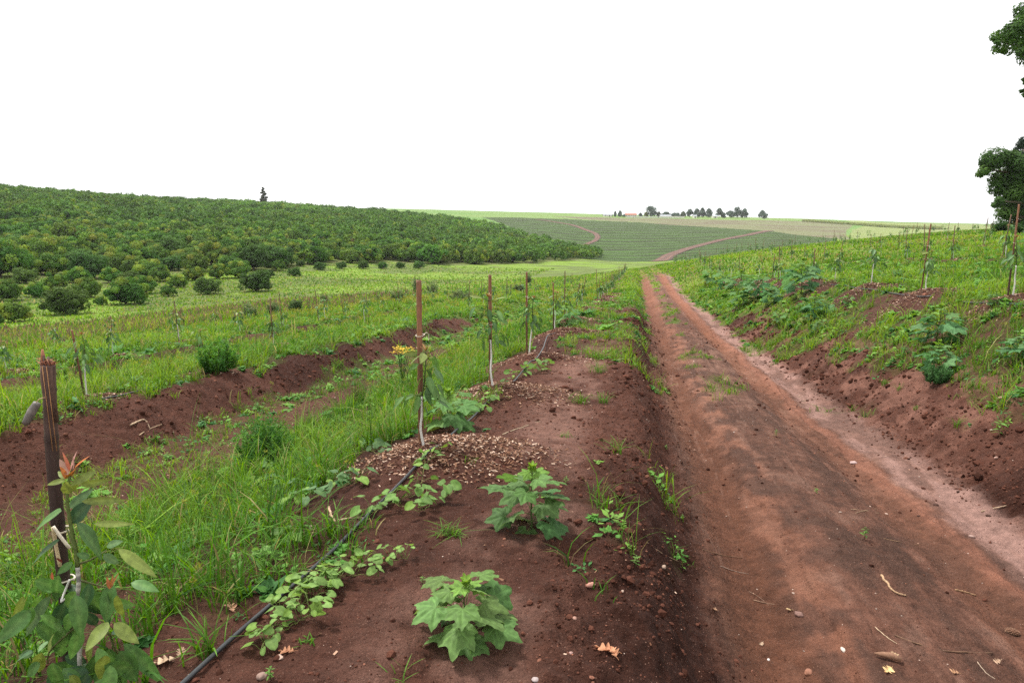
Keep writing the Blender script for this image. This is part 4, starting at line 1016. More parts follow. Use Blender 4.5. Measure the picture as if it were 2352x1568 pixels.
col = np.array([.056, .0225, .015])*R.uniform(.5, 1.9, (n, 1)); col = np.where((R.random(n) < .10)[:, None], np.array([.17, .075, .05])*R.uniform(.7, 1.3, (n, 1)), col)
lumps(mb, x, y, s, col)
tag(mb.obj('soil_clods', M_CLOD), 'crumbs and clods of dark red soil', 'soil', kind='stuff')
mb = MB()
x, y, r = scatter(1.2, 20, lambda r: 60*np.minimum(1, 3/r)**1.3)
keep = R.random(len(x)) < (1-cover(x, y))*np.where((x > -6) & (x < -4.3), 1.0, .55); x, y, r = x[keep], y[keep], r[keep]; n = len(x)
s = np.maximum(.0022, .00055*r)*np.exp(R.normal(.1, .5, n)); s = np.minimum(s, .02)
pal = np.array([[.42, .30, .24], [.30, .17, .12], [.40, .30, .25], [.30, .12, .07]])[R.integers(0, 4, n)]*R.uniform(.6, 1.1, (n, 1))
lumps(mb, x, y, s, pal, .4, (.4, .8))
tag(mb.obj('gravel', M_STONE), 'scattered pale grit and tiny stones on the bare soil', 'gravel', kind='stuff')
mb = MB()      # bigger clods along the crests and feet of the banks
n = 5200; y = 1.2 + 28*R.random(n)**1.6; side = R.random(n)
x = np.where(side < .35, R.normal(.0, .16, n), np.where(side < .78, R.uniform(3.15, 4.35, n), np.where(side < .9, R.normal(-6.2, .25, n), R.uniform(-1.5, 3.1, n))))
ok = (fbm(x, y, .8, 3, 345) > .47) & (R.random(n) < 1-.8*cover(x, y)); x, y = x[ok], y[ok]; n = len(x)
lumps(mb, x, y, np.minimum(.05, np.maximum(.008, .0012*np.hypot(x, y))*np.exp(R.normal(.35, .5, n)))*np.where((x > .5) & (x < 3.1), .6, 1), np.array([.06, .024, .016])*R.uniform(.5, 1.7, (n, 1)), .15, (.5, .9))
tag(mb.obj('bank_clods', M_CLOD), 'larger broken clods along the crests and feet of the soil banks', 'soil', kind='stuff')
# wood chips round the stakes
BX = np.array([(-1, -1, -1), (1, -1, -1), (1, 1, -1), (-1, 1, -1), (-1, -1, 1), (1, -1, 1), (1, 1, 1), (-1, 1, 1)], float)*.5
BF = np.array([(3, 2, 1, 0), (4, 5, 6, 7), (0, 1, 5, 4), (1, 2, 6, 5), (2, 3, 7, 6), (3, 0, 4, 7)])
def chips(mb, x, y, L_, W_, T_, col, lift=.006):
    n = len(x); V = BX[None]*np.stack([L_, W_, T_], 1)[:, None, :]
    V[:, [1, 2], 0] *= R.uniform(.5, 1, (n, 1)); V[:, [5, 6], 0] *= R.uniform(.6, 1, (n, 1))
    a = R.uniform(0, 6.283, n); t = R.normal(0, .35, n); u = R.normal(0, .35, n)
    c, s = np.cos(t)[:, None], np.sin(t)[:, None]; V = np.stack([V[..., 0]*c-V[..., 2]*s, V[..., 1], V[..., 0]*s+V[..., 2]*c], 2)
    c, s = np.cos(u)[:, None], np.sin(u)[:, None]; V = np.stack([V[..., 0], V[..., 1]*c-V[..., 2]*s, V[..., 1]*s+V[..., 2]*c], 2)
    c, s = np.cos(a)[:, None], np.sin(a)[:, None]; V = np.stack([V[..., 0]*c-V[..., 1]*s, V[..., 0]*s+V[..., 1]*c, V[..., 2]], 2)
    V += np.stack([x, y, H(x, y)+lift*R.uniform(.3, 1.6, n)], 1)[:, None, :]
    mb.add(V.reshape(-1, 3), (BF[None] + (np.arange(n)*8)[:, None, None]).reshape(-1, 4), np.repeat(col, 8, 0))
def chipcol(n): return np.array([[.24, .13, .08], [.36, .22, .15], [.13, .06, .035], [.50, .36, .27], [.09, .04, .025], [.20, .10, .06]])[R.integers(0, 6, n)]*R.uniform(.6, 1.1, (n, 1))
mb = MB()
for (mx, my, rr0) in MND:
    d = math.hypot(mx, my)
    big = rr0 > .9
    n = int((2600 if d < 7 else 1500 if d < 10 else 700 if d < 20 else 260)*(1 if big else .45))
    q = np.sqrt(R.random(n))*rr0*.78*(1+.5*R.normal(0, .45, n)); a = R.uniform(0, 6.283, n)
    x = mx+np.cos(a)*q; y = my+np.sin(a)*q*.8; sc_ = 1 if d < 8 else d/8
    chips(mb, x, y, R.uniform(.012, .038, n)*sc_**.6, R.uniform(.005, .013, n)*sc_**.8, R.uniform(.002, .005, n), chipcol(n), .010)
x, y, r = scatter(1.5, 16, lambda r: 70*np.minimum(1, 4/r)); ok = ((x > -6) & (x < -4.3) & (R.random(len(x)) < .9*ss(.45, .7, fbm(x, y, 1.0, 3, 351)))) | ((x < .3) & (x > -1.9) & (R.random(len(x)) < .05)) | ((x > 3.6) & (R.random(len(x)) < .12))
x, y, r = x[ok], y[ok], r[ok]; n = len(x)
chips(mb, x, y, R.uniform(.008, .03, n), R.uniform(.004, .01, n), R.uniform(.002, .004, n), chipcol(n)*1.2, .004)
M_CHIP = solidmat('wood_chip', (1, 1, 1), .9, .25, 120, .1)
tag(mb.obj('wood_chips', M_CHIP), 'brown wood chips spread as mulch round the stakes', 'mulch', kind='stuff')
# ------------------------------------------------------------------ single grass clumps on bare soil
def clump(px, py, h, nb, seed, label, spread=1.0, col=(.10, .22, .03), wid=.0055, bend=(.3, 1.3), tight=.03):
    p = hit(px, py); rng = np.random.default_rng(seed); mb = MB(); n = nb
    x = rng.normal(0, tight, n); y = rng.normal(0, tight, n)
    add_blades(mb, x, y, np.full(n, -.01), h*rng.uniform(.5, 1.15, n), np.full(n, wid)*rng.uniform(.7, 1.3, n), rng.uniform(*bend, n)*spread, rng.uniform(0, 6.283, n), np.array(col)*rng.uniform(.6, 1.35, (n, 1)), (0, .3, .6, .85))
    o = mb.obj('grass_clump', M_GRASS, smooth=True, loc=p); return tag(o, label, 'grass clump', 'single grass clumps on bare soil')
CL = [(1035, 1228, .10, 60, 'star-shaped glossy grass clump between the two big lobed-leaf weeds', 1.5), (1418, 1040, .15, 26, 'grass clump on the crest of the left road bank, middle height'), (1425, 1172, .14, 16, 'thin grass clump on the bank crest right of the upper big weed'), (1375, 855, .20, 60, 'dense upright grass clump in the middle of the bank top'), (1330, 925, .14, 60, 'wide grass clump across the bank top beyond the chips'), (1385, 925, .15, 40, 'grass clump right of the wide one on the bank top'), (1450, 845, .13, 26, 'grass clump on the bank crest near the dense upright one'), (1510, 905, .12, 16, 'sparse grass clump on the road side of the bank'), (1295, 1005, .07, 16, 'sparse grass shoots on the dark mound above the upper weed'), (2195, 980, .17, 22, 'arching grass clump on the lower right bank'), (2105, 940, .07, 30, 'flat green clump on the right bank face'), (1710, 893, .07, 18, 'small grass clump in the middle of the road'), (2035, 885, .14, 40, 'grass clump hanging over the right bank edge'), (2065, 895, .12, 30, 'grass clump beside the hanging one at the bank edge'), (2235, 890, .16, 40, 'grass clump with a dry tip at the right bank edge'), (1955, 855, .11, 22, 'grass clump on the upper right bank face'), (1575, 745, .12, 60, 'bright grass clump in the centre of the far road'), (1560, 720, .1, 40, 'bright grass clump just beyond the one in the road centre'), (1080, 1060, .08, 10, 'few grass blades behind the upper big weed'), (715, 1475, .07, 12, 'small grass sprig below the vine at the lower middle'), (920, 1560, .09, 10, 'grass sprig at the bottom edge left of centre'), (480, 1500, .19, 34, 'leaning broad-bladed grass clump at the lower left'), (760, 1225, .22, 40, 'upright broad-bladed grass clump by the pipe'), (620, 1330, .20, 40, 'broad-bladed grass clump left of the pipe'), (825, 930, .36, 110, 'tall dark rush clump left of the second stake'), (345, 1240, .30, 110, 'large arching grass clump right of the nearest sapling')]
for i, c in enumerate(CL):
    px, py, h, nb, lab = c[:5]
    big = py > 1180 and px < 800
    clump(px, py, h*1.1, nb, 500+i, lab, c[5] if len(c) > 5 else 1.0, (.05, .13, .02) if 'dark rush' in lab else (.10, .22, .03), .008 if big or 'broad' in lab else .0055, (.1, .5) if 'rush' in lab else (.3, 1.3), .06 if nb > 50 and h > .12 else .03)
# ------------------------------------------------------------------ small seedlings
def seedling(px, py, h, label, seed, nl=12, col=(.10, .20, .04), name='seedling'):
    rng = np.random.default_rng(seed); mb = MB(); lf = MB(); p = hit(px, py)
    tube(mb, [[0, 0, -.01], [.004, 0, h*.5], [0, .004, h]], .0016, (.14, .18, .06), 5)
    for i in range(nl):
        t = .25+.75*i/nl; a = i*2.4; put_leaf(mb, (0, 0, h*t), (math.cos(a), math.sin(a), rng.uniform(-.2, .5)), h*.42*rng.uniform(.7, 1.2), h*.19, np.array(col)*rng.uniform(.8, 1.3), rng.normal(0, .3), n=4, droop=.2, fold=.2)
    o = mb.obj(name, M_BROAD, smooth=True, loc=p); return tag(o, label, 'seedling', 'seedlings on bare soil')
for i, (px, py, h, lab) in enumerate([(1875, 1132, .05, 'low spreading seedling in the middle of the road, a twig pile behind it'), (1985, 1238, .10, 'upright leafy seedling in the road right of the low one'), (1782, 1003, .08, 'bright seedling in the road at mid distance'), (2293, 1003, .17, 'tallest leafy seedling on the lower right bank'), (1566, 1195, .05, 'tiny heart-leaf seedling at the foot of the left bank'), (1460, 1300, .06, 'narrow-leaf seedling on the bank slope below the two big weeds'), (1082, 1500, .05, 'small bright seedling right below the nearest big weed'), (1530, 1032, .05, 'tiny seedling on the bank foot beside the rut'), (1745, 742, .08, 'seedling on the right road bank, far part'), (620, 1560, .05, 'round-leaf seedling at the bottom edge'), (970, 1340, .04, 'tiny twin-leaf seedling left of the nearest big weed'), (1300, 1110, .05, 'yellowish sprout right of the upper big weed')]):
    seedling(px, py, h, lab, 600+i)
# ------------------------------------------------------------------ irrigation pipe
def pipe(pts, r, label, seed, lift=.008, zmin=.8):
    P = np.array([hit(px, py, zmin) for px, py in pts]); P = smooth_path(P, 14*len(P))
    P[:, 2] = np.maximum(_blur(P[:, 2], 6), P[:, 2]-.02) + r + lift
    mb = MB(); tube(mb, P, r, (1, 1, 1), 12)
    return tag(mb.obj('irrigation_pipe', M_PIPE, smooth=True), label, 'pipe', 'irrigation pipes')
pipe([(360, 1640), (430, 1568), (560, 1452), (665, 1358), (760, 1275), (830, 1205), (905, 1130), (950, 1082), (985, 1040), (1008, 1022), (1060, 985), (1095, 955), (1130, 915), (1175, 880), (1215, 842), (1240, 812), (1258, 780), (1275, 765)], .0098, 'long black irrigation pipe along the near stake row, crossing the wood chips', 1)
pipe([(1908, 655), (1935, 658), (1975, 663), (2010, 668), (2060, 678), (2110, 682), (2140, 682)], .0115, 'grey irrigation pipe linking the second and third stakes right of the road', 2)
pipe([(2213, 697), (2250, 699), (2310, 699), (2352, 703), (2420, 712)], .012, 'grey irrigation pipe passing the tallest stake at the right edge', 3)
pipe([(2150, 592), (2200, 589), (2250, 588), (2290, 589)], .02, 'thin irrigation pipe in the grass farther up the right field', 4)
pipe([(233, 919), (275, 911), (320, 901), (363, 892)], .012, 'short length of pipe showing in grass on the left field', 5)
pipe([(468, 860), (490, 853), (513, 850)], .014, 'bit of pipe beside the chip patch of the left row', 6)
# ------------------------------------------------------------------ fallen sticks, leaves, stones
M_DRY = leafmat('dry_leaf', (1, 1, 1), .15, .7, .25, .2)
def stick(pts, r, label, col=(.30, .19, .12), seed=0, branch=None):
    rng = np.random.default_rng(seed); P = np.array([hit(px, py) for px, py in pts]); b = P[0].copy(); P = smooth_path(P, 6*len(P)); P += rng.normal(0, r*.25, P.shape); P[:, 2] += r*.7
    mb = MB(); n = len(P); tube(mb, P-b, r*(1-.45*np.linspace(0, 1, n))*rng.uniform(.85, 1.15, n), np.array(col)*rng.uniform(.7, 1.2, (n, 1)), 8)
    if branch:
        Q = np.array([hit(px, py) for px, py in branch]); Q = smooth_path(Q, 10); Q[:, 2] += r*.7; tube(mb, Q-b, r*.5, col, 6)
    return tag(mb.obj('stick', M_WOOD, loc=b, smooth=True), label, 'stick', 'fallen sticks on road and bank')
for i, (pts, r, lab, col) in enumerate([
    ([(2024, 1322), (2040, 1343), (2050, 1358), (2082, 1370)], .008, 'forked pale driftwood-like stick in the lower right of the road', (.34, .22, .13)),
    ([(2195, 1356), (2215, 1360), (2242, 1368)], .007, 'short thick stick near the right rut', (.30, .18, .10)),
    ([(2055, 1460), (2110, 1480), (2180, 1497), (2280, 1500)], .005, 'long dark twig lying across the lower right road', (.14, .08, .05)),
    ([(2253, 1175), (2285, 1168), (2312, 1162)], .007, 'pale stick on the sandy strip at the right', (.36, .25, .17)),
    ([(1615, 1263), (1660, 1275), (1705, 1281)], .004, 'thin dark twig beside the left rut', (.18, .10, .06)),
    ([(1655, 1300), (1690, 1312), (1720, 1318)], .003, 'grey twig below the thin one beside the rut', (.25, .18, .14)),
    ([(2030, 1237), (2065, 1244), (2110, 1252)], .003, 'long thin twig right of the upright seedling', (.28, .17, .10)),
    ([(1955, 1170), (1985, 1173), (2020, 1180)], .005, 'twig of the small pile in the middle of the road', (.26, .17, .11)),
    ([(1965, 1178), (1990, 1172), (2015, 1168)], .003, 'crossing twig of the small pile in the middle of the road', (.32, .22, .14)),
    ([(1060, 1028), (1090, 1005), (1155, 990)], .006, 'pale stick under the grass beside the pipe', (.36, .27, .18)) if False else ([(1155, 998), (1190, 985), (1240, 968)], .006, 'pale stick right of the second mound of chips', (.36, .27, .18)),
    ([(700, 1305), (760, 1290), (830, 1310)], .003, 'thin curved twig on soil left of the nearest big weed', (.25, .16, .1)),
    ([(755, 1168), (762, 1185), (770, 1200)], .009, 'short pale branch stub beside the pipe', (.40, .27, .18)),
    ([(775, 1196), (820, 1190), (850, 1193)], .007, 'pale branch lying from the stub toward the pipe', (.42, .30, .2)),
    ([(1485, 1245), (1520, 1270), (1560, 1290)], .002, 'fine straw on the bank slope', (.40, .28, .18)),
    ([(1730, 1378), (1760, 1385), (1780, 1388)], .003, 'short straight twig near the lower left rut', (.24, .15, .1)),
    ([(1720, 1358), (1745, 1372), (1765, 1390)], .002, 'fine twig crossing near the lower rut', (.22, .14, .1)),
    ([(2010, 1440), (2040, 1465), (2060, 1478)], .0025, 'pale bent twig in the lower right road', (.45, .33, .22)),
    ([(2245, 1520), (2265, 1545), (2285, 1558)], .0025, 'thin pale twig at the bottom right', (.40, .30, .22)),
    ([(300, 978), (330, 965), (345, 985)], .012, 'broken cane debris on the soil berm', (.42, .30, .2)),
    ([(320, 1000), (345, 985), (372, 975)], .008, 'dry cane strip lying on the soil berm', (.40, .28, .18)),
    ([(585, 1030), (600, 1040), (608, 1043)], .012, 'short pale stick on the track beyond the berm', (.5, .38, .28)),
    ([(925, 1055), (960, 1052), (1010, 1050)], .004, 'sliver of wood on the chip mound by the pipe', (.5, .38, .27)),
    ([(1170, 785), (1185, 770), (1195, 762)], .004, 'pale twig beside the far end of the pipe', (.5, .42, .32))]):
    stick(pts, r, lab, col, i)
# bark piece with curls
p = hit(2035, 1512); mb = MB(); tube(mb, [(-.05, .02, .012), (-.02, .0, .022), (.02, -.012, .026), (.06, -.03, .022)], [.004, .014, .018, .012], (.20, .11, .07), 9)
o = tag(mb.obj('bark_piece', M_WOOD, loc=p, smooth=True), 'curled brown bark piece with a dead leaf beside it, lower right road', 'bark'); 
def cone(px, py, s, rz, lab):
    mb = MB(); P = np.array([[0, -s, s*.42], [0, 0, s*.45], [0, s, s*.4]]); tube(mb, smooth_path(P, 9), np.array([.15, .3, .4, .44, .44, .4, .34, .24, .08])*s, (.16, .08, .05), 10)
    for i in range(70):
        t = i/70; a = i*2.4; rad = s*.44*math.sin(math.pi*(.1+.85*t)); q = np.array([math.cos(a)*rad, -s+2*s*t, s*.44+math.sin(a)*rad]); put_leaf(mb, q, (math.cos(a), .6, math.sin(a)), s*.3, s*.26, np.array([.22, .12, .08])*R.uniform(.7, 1.2), 0, n=2, shape='heart')
    o = mb.obj('seed_cone', M_WOOD, loc=hit(px, py)); o.rotation_euler = (0, 0, rz); tag(o, lab, 'cone')
cone(2340, 1450, .035, 1.1, 'brown seed cone near the long dark twig'); bpy.data.objects['seed_cone'].location = hit(2340-5, 1450)
bpy.data.objects['seed_cone'].location = hit(2325, 1455)
def oak_leaf(px, py, s, rz, label, col, seed, tilt=.25):
    rng = np.random.default_rng(seed); n = 44; t = np.linspace(0, 1, n)
    lob = np.abs(np.sin(t*math.pi*3.6))**1.4
    w = s*.36*np.sin(np.pi*np.clip(t*1.02, 0, 1))**.6*(.22+.95*lob)*(1-.15*t)
    y = (t-.5)*s; V = []
    for k in (-1, -.55, 0, .55, 1):
        curl = .30*np.abs(w*k)*rng.uniform(.6, 1.5) + .10*s*(t-.5)**2*4*tilt + .05*s*np.sin(t*11+k*2)
        V.append(np.column_stack([w*k + .02*s*np.sin(t*6), y + .10*s*abs(k)*lob, curl+.006]))
    V = np.concatenate(V); i, j = np.meshgrid(np.arange(4), np.arange(n-1), indexing='ij'); i = i.ravel(); j = j.ravel()
    mb = MB(); mb.add(V, np.stack([i*n+j, (i+1)*n+j, (i+1)*n+j+1, i*n+j+1], 1), np.array(col)*rng.uniform(.85, 1.1))
    tube(mb, [[0, -s*.5, .006], [.01*s, -s*.65, .01], [.05*s, -s*.75, .004]], .0012, col, 4)
    o = mb.obj('dead_leaf', M_DRY, loc=hit(px, py)); o.rotation_euler = (rng.normal(0, .15), rng.normal(0, .15), rz); tag(o, label, 'leaf', 'dead lobed leaves on the ground')
for i, a in enumerate([(1392, 1494, .085, 1.3, 'largest orange-brown dead leaf, bottom centre of the bank slope', (.50, .24, .13)), (1410, 1500, .06, .4, 'dead leaf overlapping the largest orange-brown one', (.46, .22, .12)), (1815, 1402, .055, 2, 'pale dead leaf beside the flat stone in the road', (.50, .36, .19)), (2040, 1540, .075, 2.4, 'yellowish dead leaf under the curled bark', (.62, .42, .2)), (2055, 1505, .05, .2, 'dead leaf curled on top of the bark', (.5, .34, .2)), (2190, 1545, .05, 1.4, 'brown dead leaf at the bottom right', (.36, .2, .11)), (530, 1397, .07, .9, 'dead leaf in grass at lower left', (.48, .27, .17)), (378, 1520, .07, 2.2, 'pale dead leaf near the nearest sapling', (.5, .36, .24)), (660, 1497, .06, 1.6, 'brown dead leaf under the nearest vine', (.42, .2, .11)), (2350-60, 1520, .045, 2, 'small dead leaf by the right bottom twigs', (.45, .3, .2)), (1640, 1400, .04, .7, 'small dead leaf beside the grey twigs', (.42, .25, .15)), (1750, 1480, .035, 2.6, 'tiny dead leaf low in the road', (.5, .36, .25)), (415, 1500, .05, .3, 'tan dead leaf right of the nearest sapling', (.45, .3, .2))]):
    oak_leaf(*a, 700+i)
def stone(px, py, s, label, col, seed, fl=(.55, .7)):
    rng = np.random.default_rng(seed); bm = bmesh.new(); bmesh.ops.create_icosphere(bm, subdivisions=3, radius=1)
    sc = np.array([s*rng.uniform(.9, 1.2), s*rng.uniform(.65, .9), s*rng.uniform(*fl)])
    off = rng.uniform(0, 50)
    for v in bm.verts:
        n = .75 + .5*float(fbm(v.co.x*1.3+off, v.co.y*1.3+v.co.z*2.1, 1.0, 3, seed)); v.co = Vector([v.co.x*sc[0]*n, v.co.y*sc[1]*n, v.co.z*sc[2]*n])
    me = bpy.data.meshes.new('stone'); bm.to_mesh(me); bm.free(); me.materials.append(M_STONE)
    a = me.attributes.new('Col', 'FLOAT_COLOR', 'POINT'); a.data.foreach_set('color', np.tile([*col, 1], len(me.vertices)).astype(np.float32))
    for p_ in me.polygons: p_.use_smooth = True
    o = bpy.data.objects.new('stone', me); COL.objects.link(o); p = hit(px, py); o.location = (p[0], p[1], p[2]+s*.22); o.rotation_euler = (0, 0, rng.uniform(0, 6)); tag(o, label, 'stone', 'loose stones')
import bmesh
for i, a in enumerate([(1357, 1345, .022, 'largest reddish stone, on the bank slope below the big weeds', (.40, .20, .15)), (1835, 1413, .030, 'flat brown stone in the road by the pale dead leaf', (.19, .11, .09)), (1937, 1493, .017, 'white stone low in the road', (.5, .43, .37)), (1857, 1545, .025, 'reddish brown stone at the bottom edge of the road', (.24, .11, .07)), (2232, 1233, .02, 'pinkish stone on the right sandy strip', (.30, .2, .17)), (1525, 1303, .018, 'knobbly pale brown clod on the bank slope', (.34, .24, .18)), (1310, 1502, .012, 'pink pebble left of the largest dead leaf', (.36, .22, .19)), (1230, 1562, .014, 'grey pebble at the bottom edge', (.34, .28, .27)), (1765, 1535-20, .010, 'white pebble below the tiny dead leaf', (.6, .55, .52)), (1960, 1064, .035, 'rounded pale pink stone set in the road beside the right rut', (.42, .30, .28)), (2288, 1052, .02, 'stone on the right bank below the tall seedling', (.32, .2, .16)), (2300, 915, .03, 'pale reddish stone on the right bank', (.34, .2, .15)), (2150, 1160, .02, 'dark lump on the right sandy strip', (.06, .03, .022)), (2270, 1185, .022, 'dark lump right of the pale stick', (.06, .03, .022)), (2200, 1130, .018, 'dark lump high on the sandy strip', (.06, .03, .022)), (1320, 1420, .010, 'small pebble between weed and bank edge', (.3, .17, .13)), (2110, 1185, .013, 'small dark lump on the sandy strip', (.06, .03, .022)), (600, 1555, .02, 'pale grey stone right of the pipe at the bottom', (.24, .16, .13)), (1195, 1285, .012, 'pebble between the two big weeds', (.12, .05, .035))]):
    stone(*a, 800+i)
# ------------------------------------------------------------------ bushes in the rows
def leafball(mb, c, rad, n, size, cols, rng, flat=.55, shell=.55, up=.3, jit=.32, cv_=.12):
    """a clump of leaf faces filling a ball"""
    d = rng.normal(0, 1, (n, 3)); d /= np.linalg.norm(d, axis=1)[:, None]
    q = shell + (1-shell)*rng.random(n)**.6; P = np.asarray(c) + d*q[:, None]*np.asarray(rad)
    nv = d + rng.normal(0, jit, (n, 3)) + [0, 0, up]; nv /= np.linalg.norm(nv, axis=1)[:, None]
    t = np.cross(nv, rng.normal(0, 1, (n, 3))); t /= np.linalg.norm(t, axis=1)[:, None]; b = np.cross(nv, t)
    s = size*rng.uniform(.6, 1.4, (n, 1))
    V = np.stack([P-t*s, P+b*s*flat+nv*s*.1, P+t*s, P-b*s*flat+nv*s*.1], 1).reshape(-1, 3); i = np.arange(n)*4
    cc = (np.asarray(cols)[rng.integers(0, len(cols), n)]*.4 + np.asarray(cols)[rng.integers(0, len(cols))]*.6)*rng.uniform(1-cv_, 1+cv_, (n, 1))
    mb.add(V, np.stack([i, i+1, i+2, i+3], 1), np.repeat(cc, 4, 0))
def bush(px, py, w, h, label, seed, cols, name='bush', n=4500, leaf=.022, cat='bush', zmin=.8, elong=.45, stem=True, grp=None):
    p = hit(px, py, zmin); Zc = camxy(p[0], p[1])[1]; W_ = w/F*Zc; H_ = h/F*Zc; rng = np.random.default_rng(seed)
    o = thing(name, p, label, cat, grp); mb = MB()
    m_ = int(n/55)
    for i in range(m_):      # upright leafy shoots of uneven length
        a = rng.uniform(0, 6.28); q = math.sqrt(rng.random()); hh_ = H_*(1.08-.5*q*q)*rng.uniform(.6, 1.12)
        foot = np.array([math.cos(a)*q*W_*.30, math.sin(a)*q*W_*.30, .0]); tip = foot + [math.cos(a)*q*W_*.20, math.sin(a)*q*W_*.20, hh_]
        t = rng.random(55)**.75; P_ = foot + (tip-foot)*t[:, None]; b_ = rng.uniform(0, 6.28, 55); L_ = leaf*2.0*rng.uniform(.6, 1.2, 55)*(1.15-.5*t)
        d_ = np.stack([np.cos(b_), np.sin(b_), rng.uniform(-.1, 1.0, 55)], 1); s_ = np.cross(d_, rng.normal(0, 1, (55, 3))+[0, 0, .8]); s_ /= np.linalg.norm(s_, axis=1)[:, None]+1e-9
        V = np.stack([P_, P_+d_*L_[:, None]*.5+s_*L_[:, None]*elong*.5, P_+d_*L_[:, None], P_+d_*L_[:, None]*.5-s_*L_[:, None]*elong*.5], 1).reshape(-1, 3); k_ = np.arange(55)*4
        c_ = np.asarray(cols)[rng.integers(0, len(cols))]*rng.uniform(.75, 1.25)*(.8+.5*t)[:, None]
        mb.add(V, np.stack([k_, k_+1, k_+2, k_+3], 1), np.repeat(c_, 4, 0))
    mb.obj('foliage', M_BROAD, o)
    st = MB()
    for i in range(7):
        a = i*.9; tube(st, smooth_path([[0, 0, -.02], [math.cos(a)*W_*.15, math.sin(a)*W_*.15, H_*.4], [math.cos(a)*W_*.3, math.sin(a)*W_*.3, H_*.75]], 6), [.02*H_, .016*H_, .014*H_, .012*H_, .01*H_, .006*H_], (.10, .11, .05), 5)
    st.obj('stems', M_BARK, o)['label'] = 'bundle of thin stems'
    return o
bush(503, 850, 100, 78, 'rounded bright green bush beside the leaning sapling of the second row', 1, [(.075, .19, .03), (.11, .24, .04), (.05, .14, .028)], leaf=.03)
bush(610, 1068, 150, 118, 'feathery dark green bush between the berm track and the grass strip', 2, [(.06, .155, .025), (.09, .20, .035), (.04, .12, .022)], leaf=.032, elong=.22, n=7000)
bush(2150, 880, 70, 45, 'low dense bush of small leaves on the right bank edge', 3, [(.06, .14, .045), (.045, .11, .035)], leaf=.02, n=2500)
# ragwort in flower
p = hit(925, 893); o = thing('ragwort', p, 'tall weed with flat heads of yellow flowers left of the second stake', 'flowering plant'); Zc = camxy(p[0], p[1])[1]
st = MB(); lf = MB(); fl = MB(); rng = np.random.default_rng(9); Hh = 105/F*Zc
for i in range(9):
    a = i*.7; q = rng.uniform(.02, .16); tip = np.array([math.cos(a)*q*1.2, math.sin(a)*q, Hh*rng.uniform(.78, 1)])
    tube(st, smooth_path([[0, 0, -.02], [tip[0]*.3, tip[1]*.3, tip[2]*.5], tip], 7), .004, (.09, .15, .045), 5)
    for k in range(26):
        t = rng.uniform(.1, .9); put_leaf(lf, tip*[t**1.6, t**1.6, t], (rng.normal(), rng.normal(), rng.normal(0, .4)), .07*(1.2-t), .02, np.array([.055, .13, .03])*rng.uniform(.7, 1.3), 0, n=3, droop=.3)
    for k in range(20):
        c = tip + [rng.normal(0, .05), rng.normal(0, .05), rng.normal(0, .010)]
        for j in range(7):
            b = j*.9; put_leaf(fl, c, (math.cos(b), math.sin(b), .3), .017, .010, np.array([.72, .52, .06])*rng.uniform(.8, 1.1), 0, n=2, droop=0)
st.obj('stem', M_BROAD, o, True); lf.obj('foliage', M_BROAD, o); fl.obj('flower_heads', M_PETAL, o)
# feathery young trees in the meadow
for i, (px, py, w_, h, lab) in enumerate([(680, 722, 32, 40, 'dark feathery young tree in the meadow, second from the left bush'), (958, 672, 26, 42, 'slender dark young tree in the meadow behind the near bamboo stakes'), (995, 672, 32, 30, 'brownish young tree right of the slender dark one'), (915, 695, 40, 28, 'low grey-green shrub left of the tallest stake'), (745, 700, 18, 24, 'small feathery shrub between the meadow shrubs'), (575, 735, 28, 42, 'grey-green feathery shrub at the meadow edge on the left'), (627, 728, 26, 34, 'soft grey-green shrub right of the leftmost meadow shrub'), (1060, 690, 60, 24, 'low green thicket beside the slender dark tree'), (1215, 650, 14, 22, 'tiny shrub far across the meadow'), (1190, 668, 24, 14, 'low far shrub at the meadow end')]):
    dk = i in (0, 1); cols = [(.045, .08, .032), (.06, .10, .04)] if dk else [(.085, .13, .05), (.11, .14, .06)]
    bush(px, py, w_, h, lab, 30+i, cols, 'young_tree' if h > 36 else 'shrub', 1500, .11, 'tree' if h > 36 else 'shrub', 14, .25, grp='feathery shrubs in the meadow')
# ------------------------------------------------------------------ orchard trees on the hill
M_TRUNK = solidmat('trunk_bark', (.10, .08, .06), .9, .3, 8, .1)
def crown_mesh(seed, n, leaf, cols, tipcols):
    """round avocado crown, about 5.6 m wide and 4.4 m tall, with uneven lumps"""
    rng = np.random.default_rng(seed); mb = MB(); k = 34
    for i in range(k):
        t = (i+.5)/k; ph = i*2.4; e = math.asin(1-1.45*t)
        q = rng.uniform(.62, 1.28); c = np.array([math.cos(ph)*math.cos(e)*2.0*q, math.sin(ph)*math.cos(e)*2.0*q, max(.55, 1.75+math.sin(e)*1.6*q)])
        r = rng.uniform(.42, .95)
        leafball(mb, c, (r, r, r*.8), n//k, leaf, cols if rng.random() < .8 else tipcols, rng, .5, .55, .45)
    leafball(mb, (0, 0, 1.9), (1.7, 1.7, 1.4), n//6, leaf*1.3, [(.02, .045, .014)], rng, .6, .7, .2)  # added inner leaf core, blocks light and carries crown shade in its dark colour
    return mb
AV = [(.074, .165, .027), (.105, .205, .035), (.052, .125, .024)]; AT = [(.19, .29, .038), (.20, .24, .05), (.16, .28, .042)]
AB = [(.060, .135, .032), (.080, .165, .038)]
hi = []
for i in range(4):
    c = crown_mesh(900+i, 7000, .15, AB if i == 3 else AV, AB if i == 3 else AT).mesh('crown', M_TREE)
    tb = MB(); tube(tb, [[0, 0, -.4], [.05, 0, .6], [0, .05, 1.5]], [.2, .15, .1], (1, 1, 1), 6)
    for a in range(4): tube(tb, [[0, 0, 1.0], [math.cos(a*1.6)*.8, math.sin(a*1.6)*.8, 2.0]], [.08, .04], (1, 1, 1), 5)
    hi.append((c, tb.mesh('trunk', M_TRUNK, True)))
lo = []
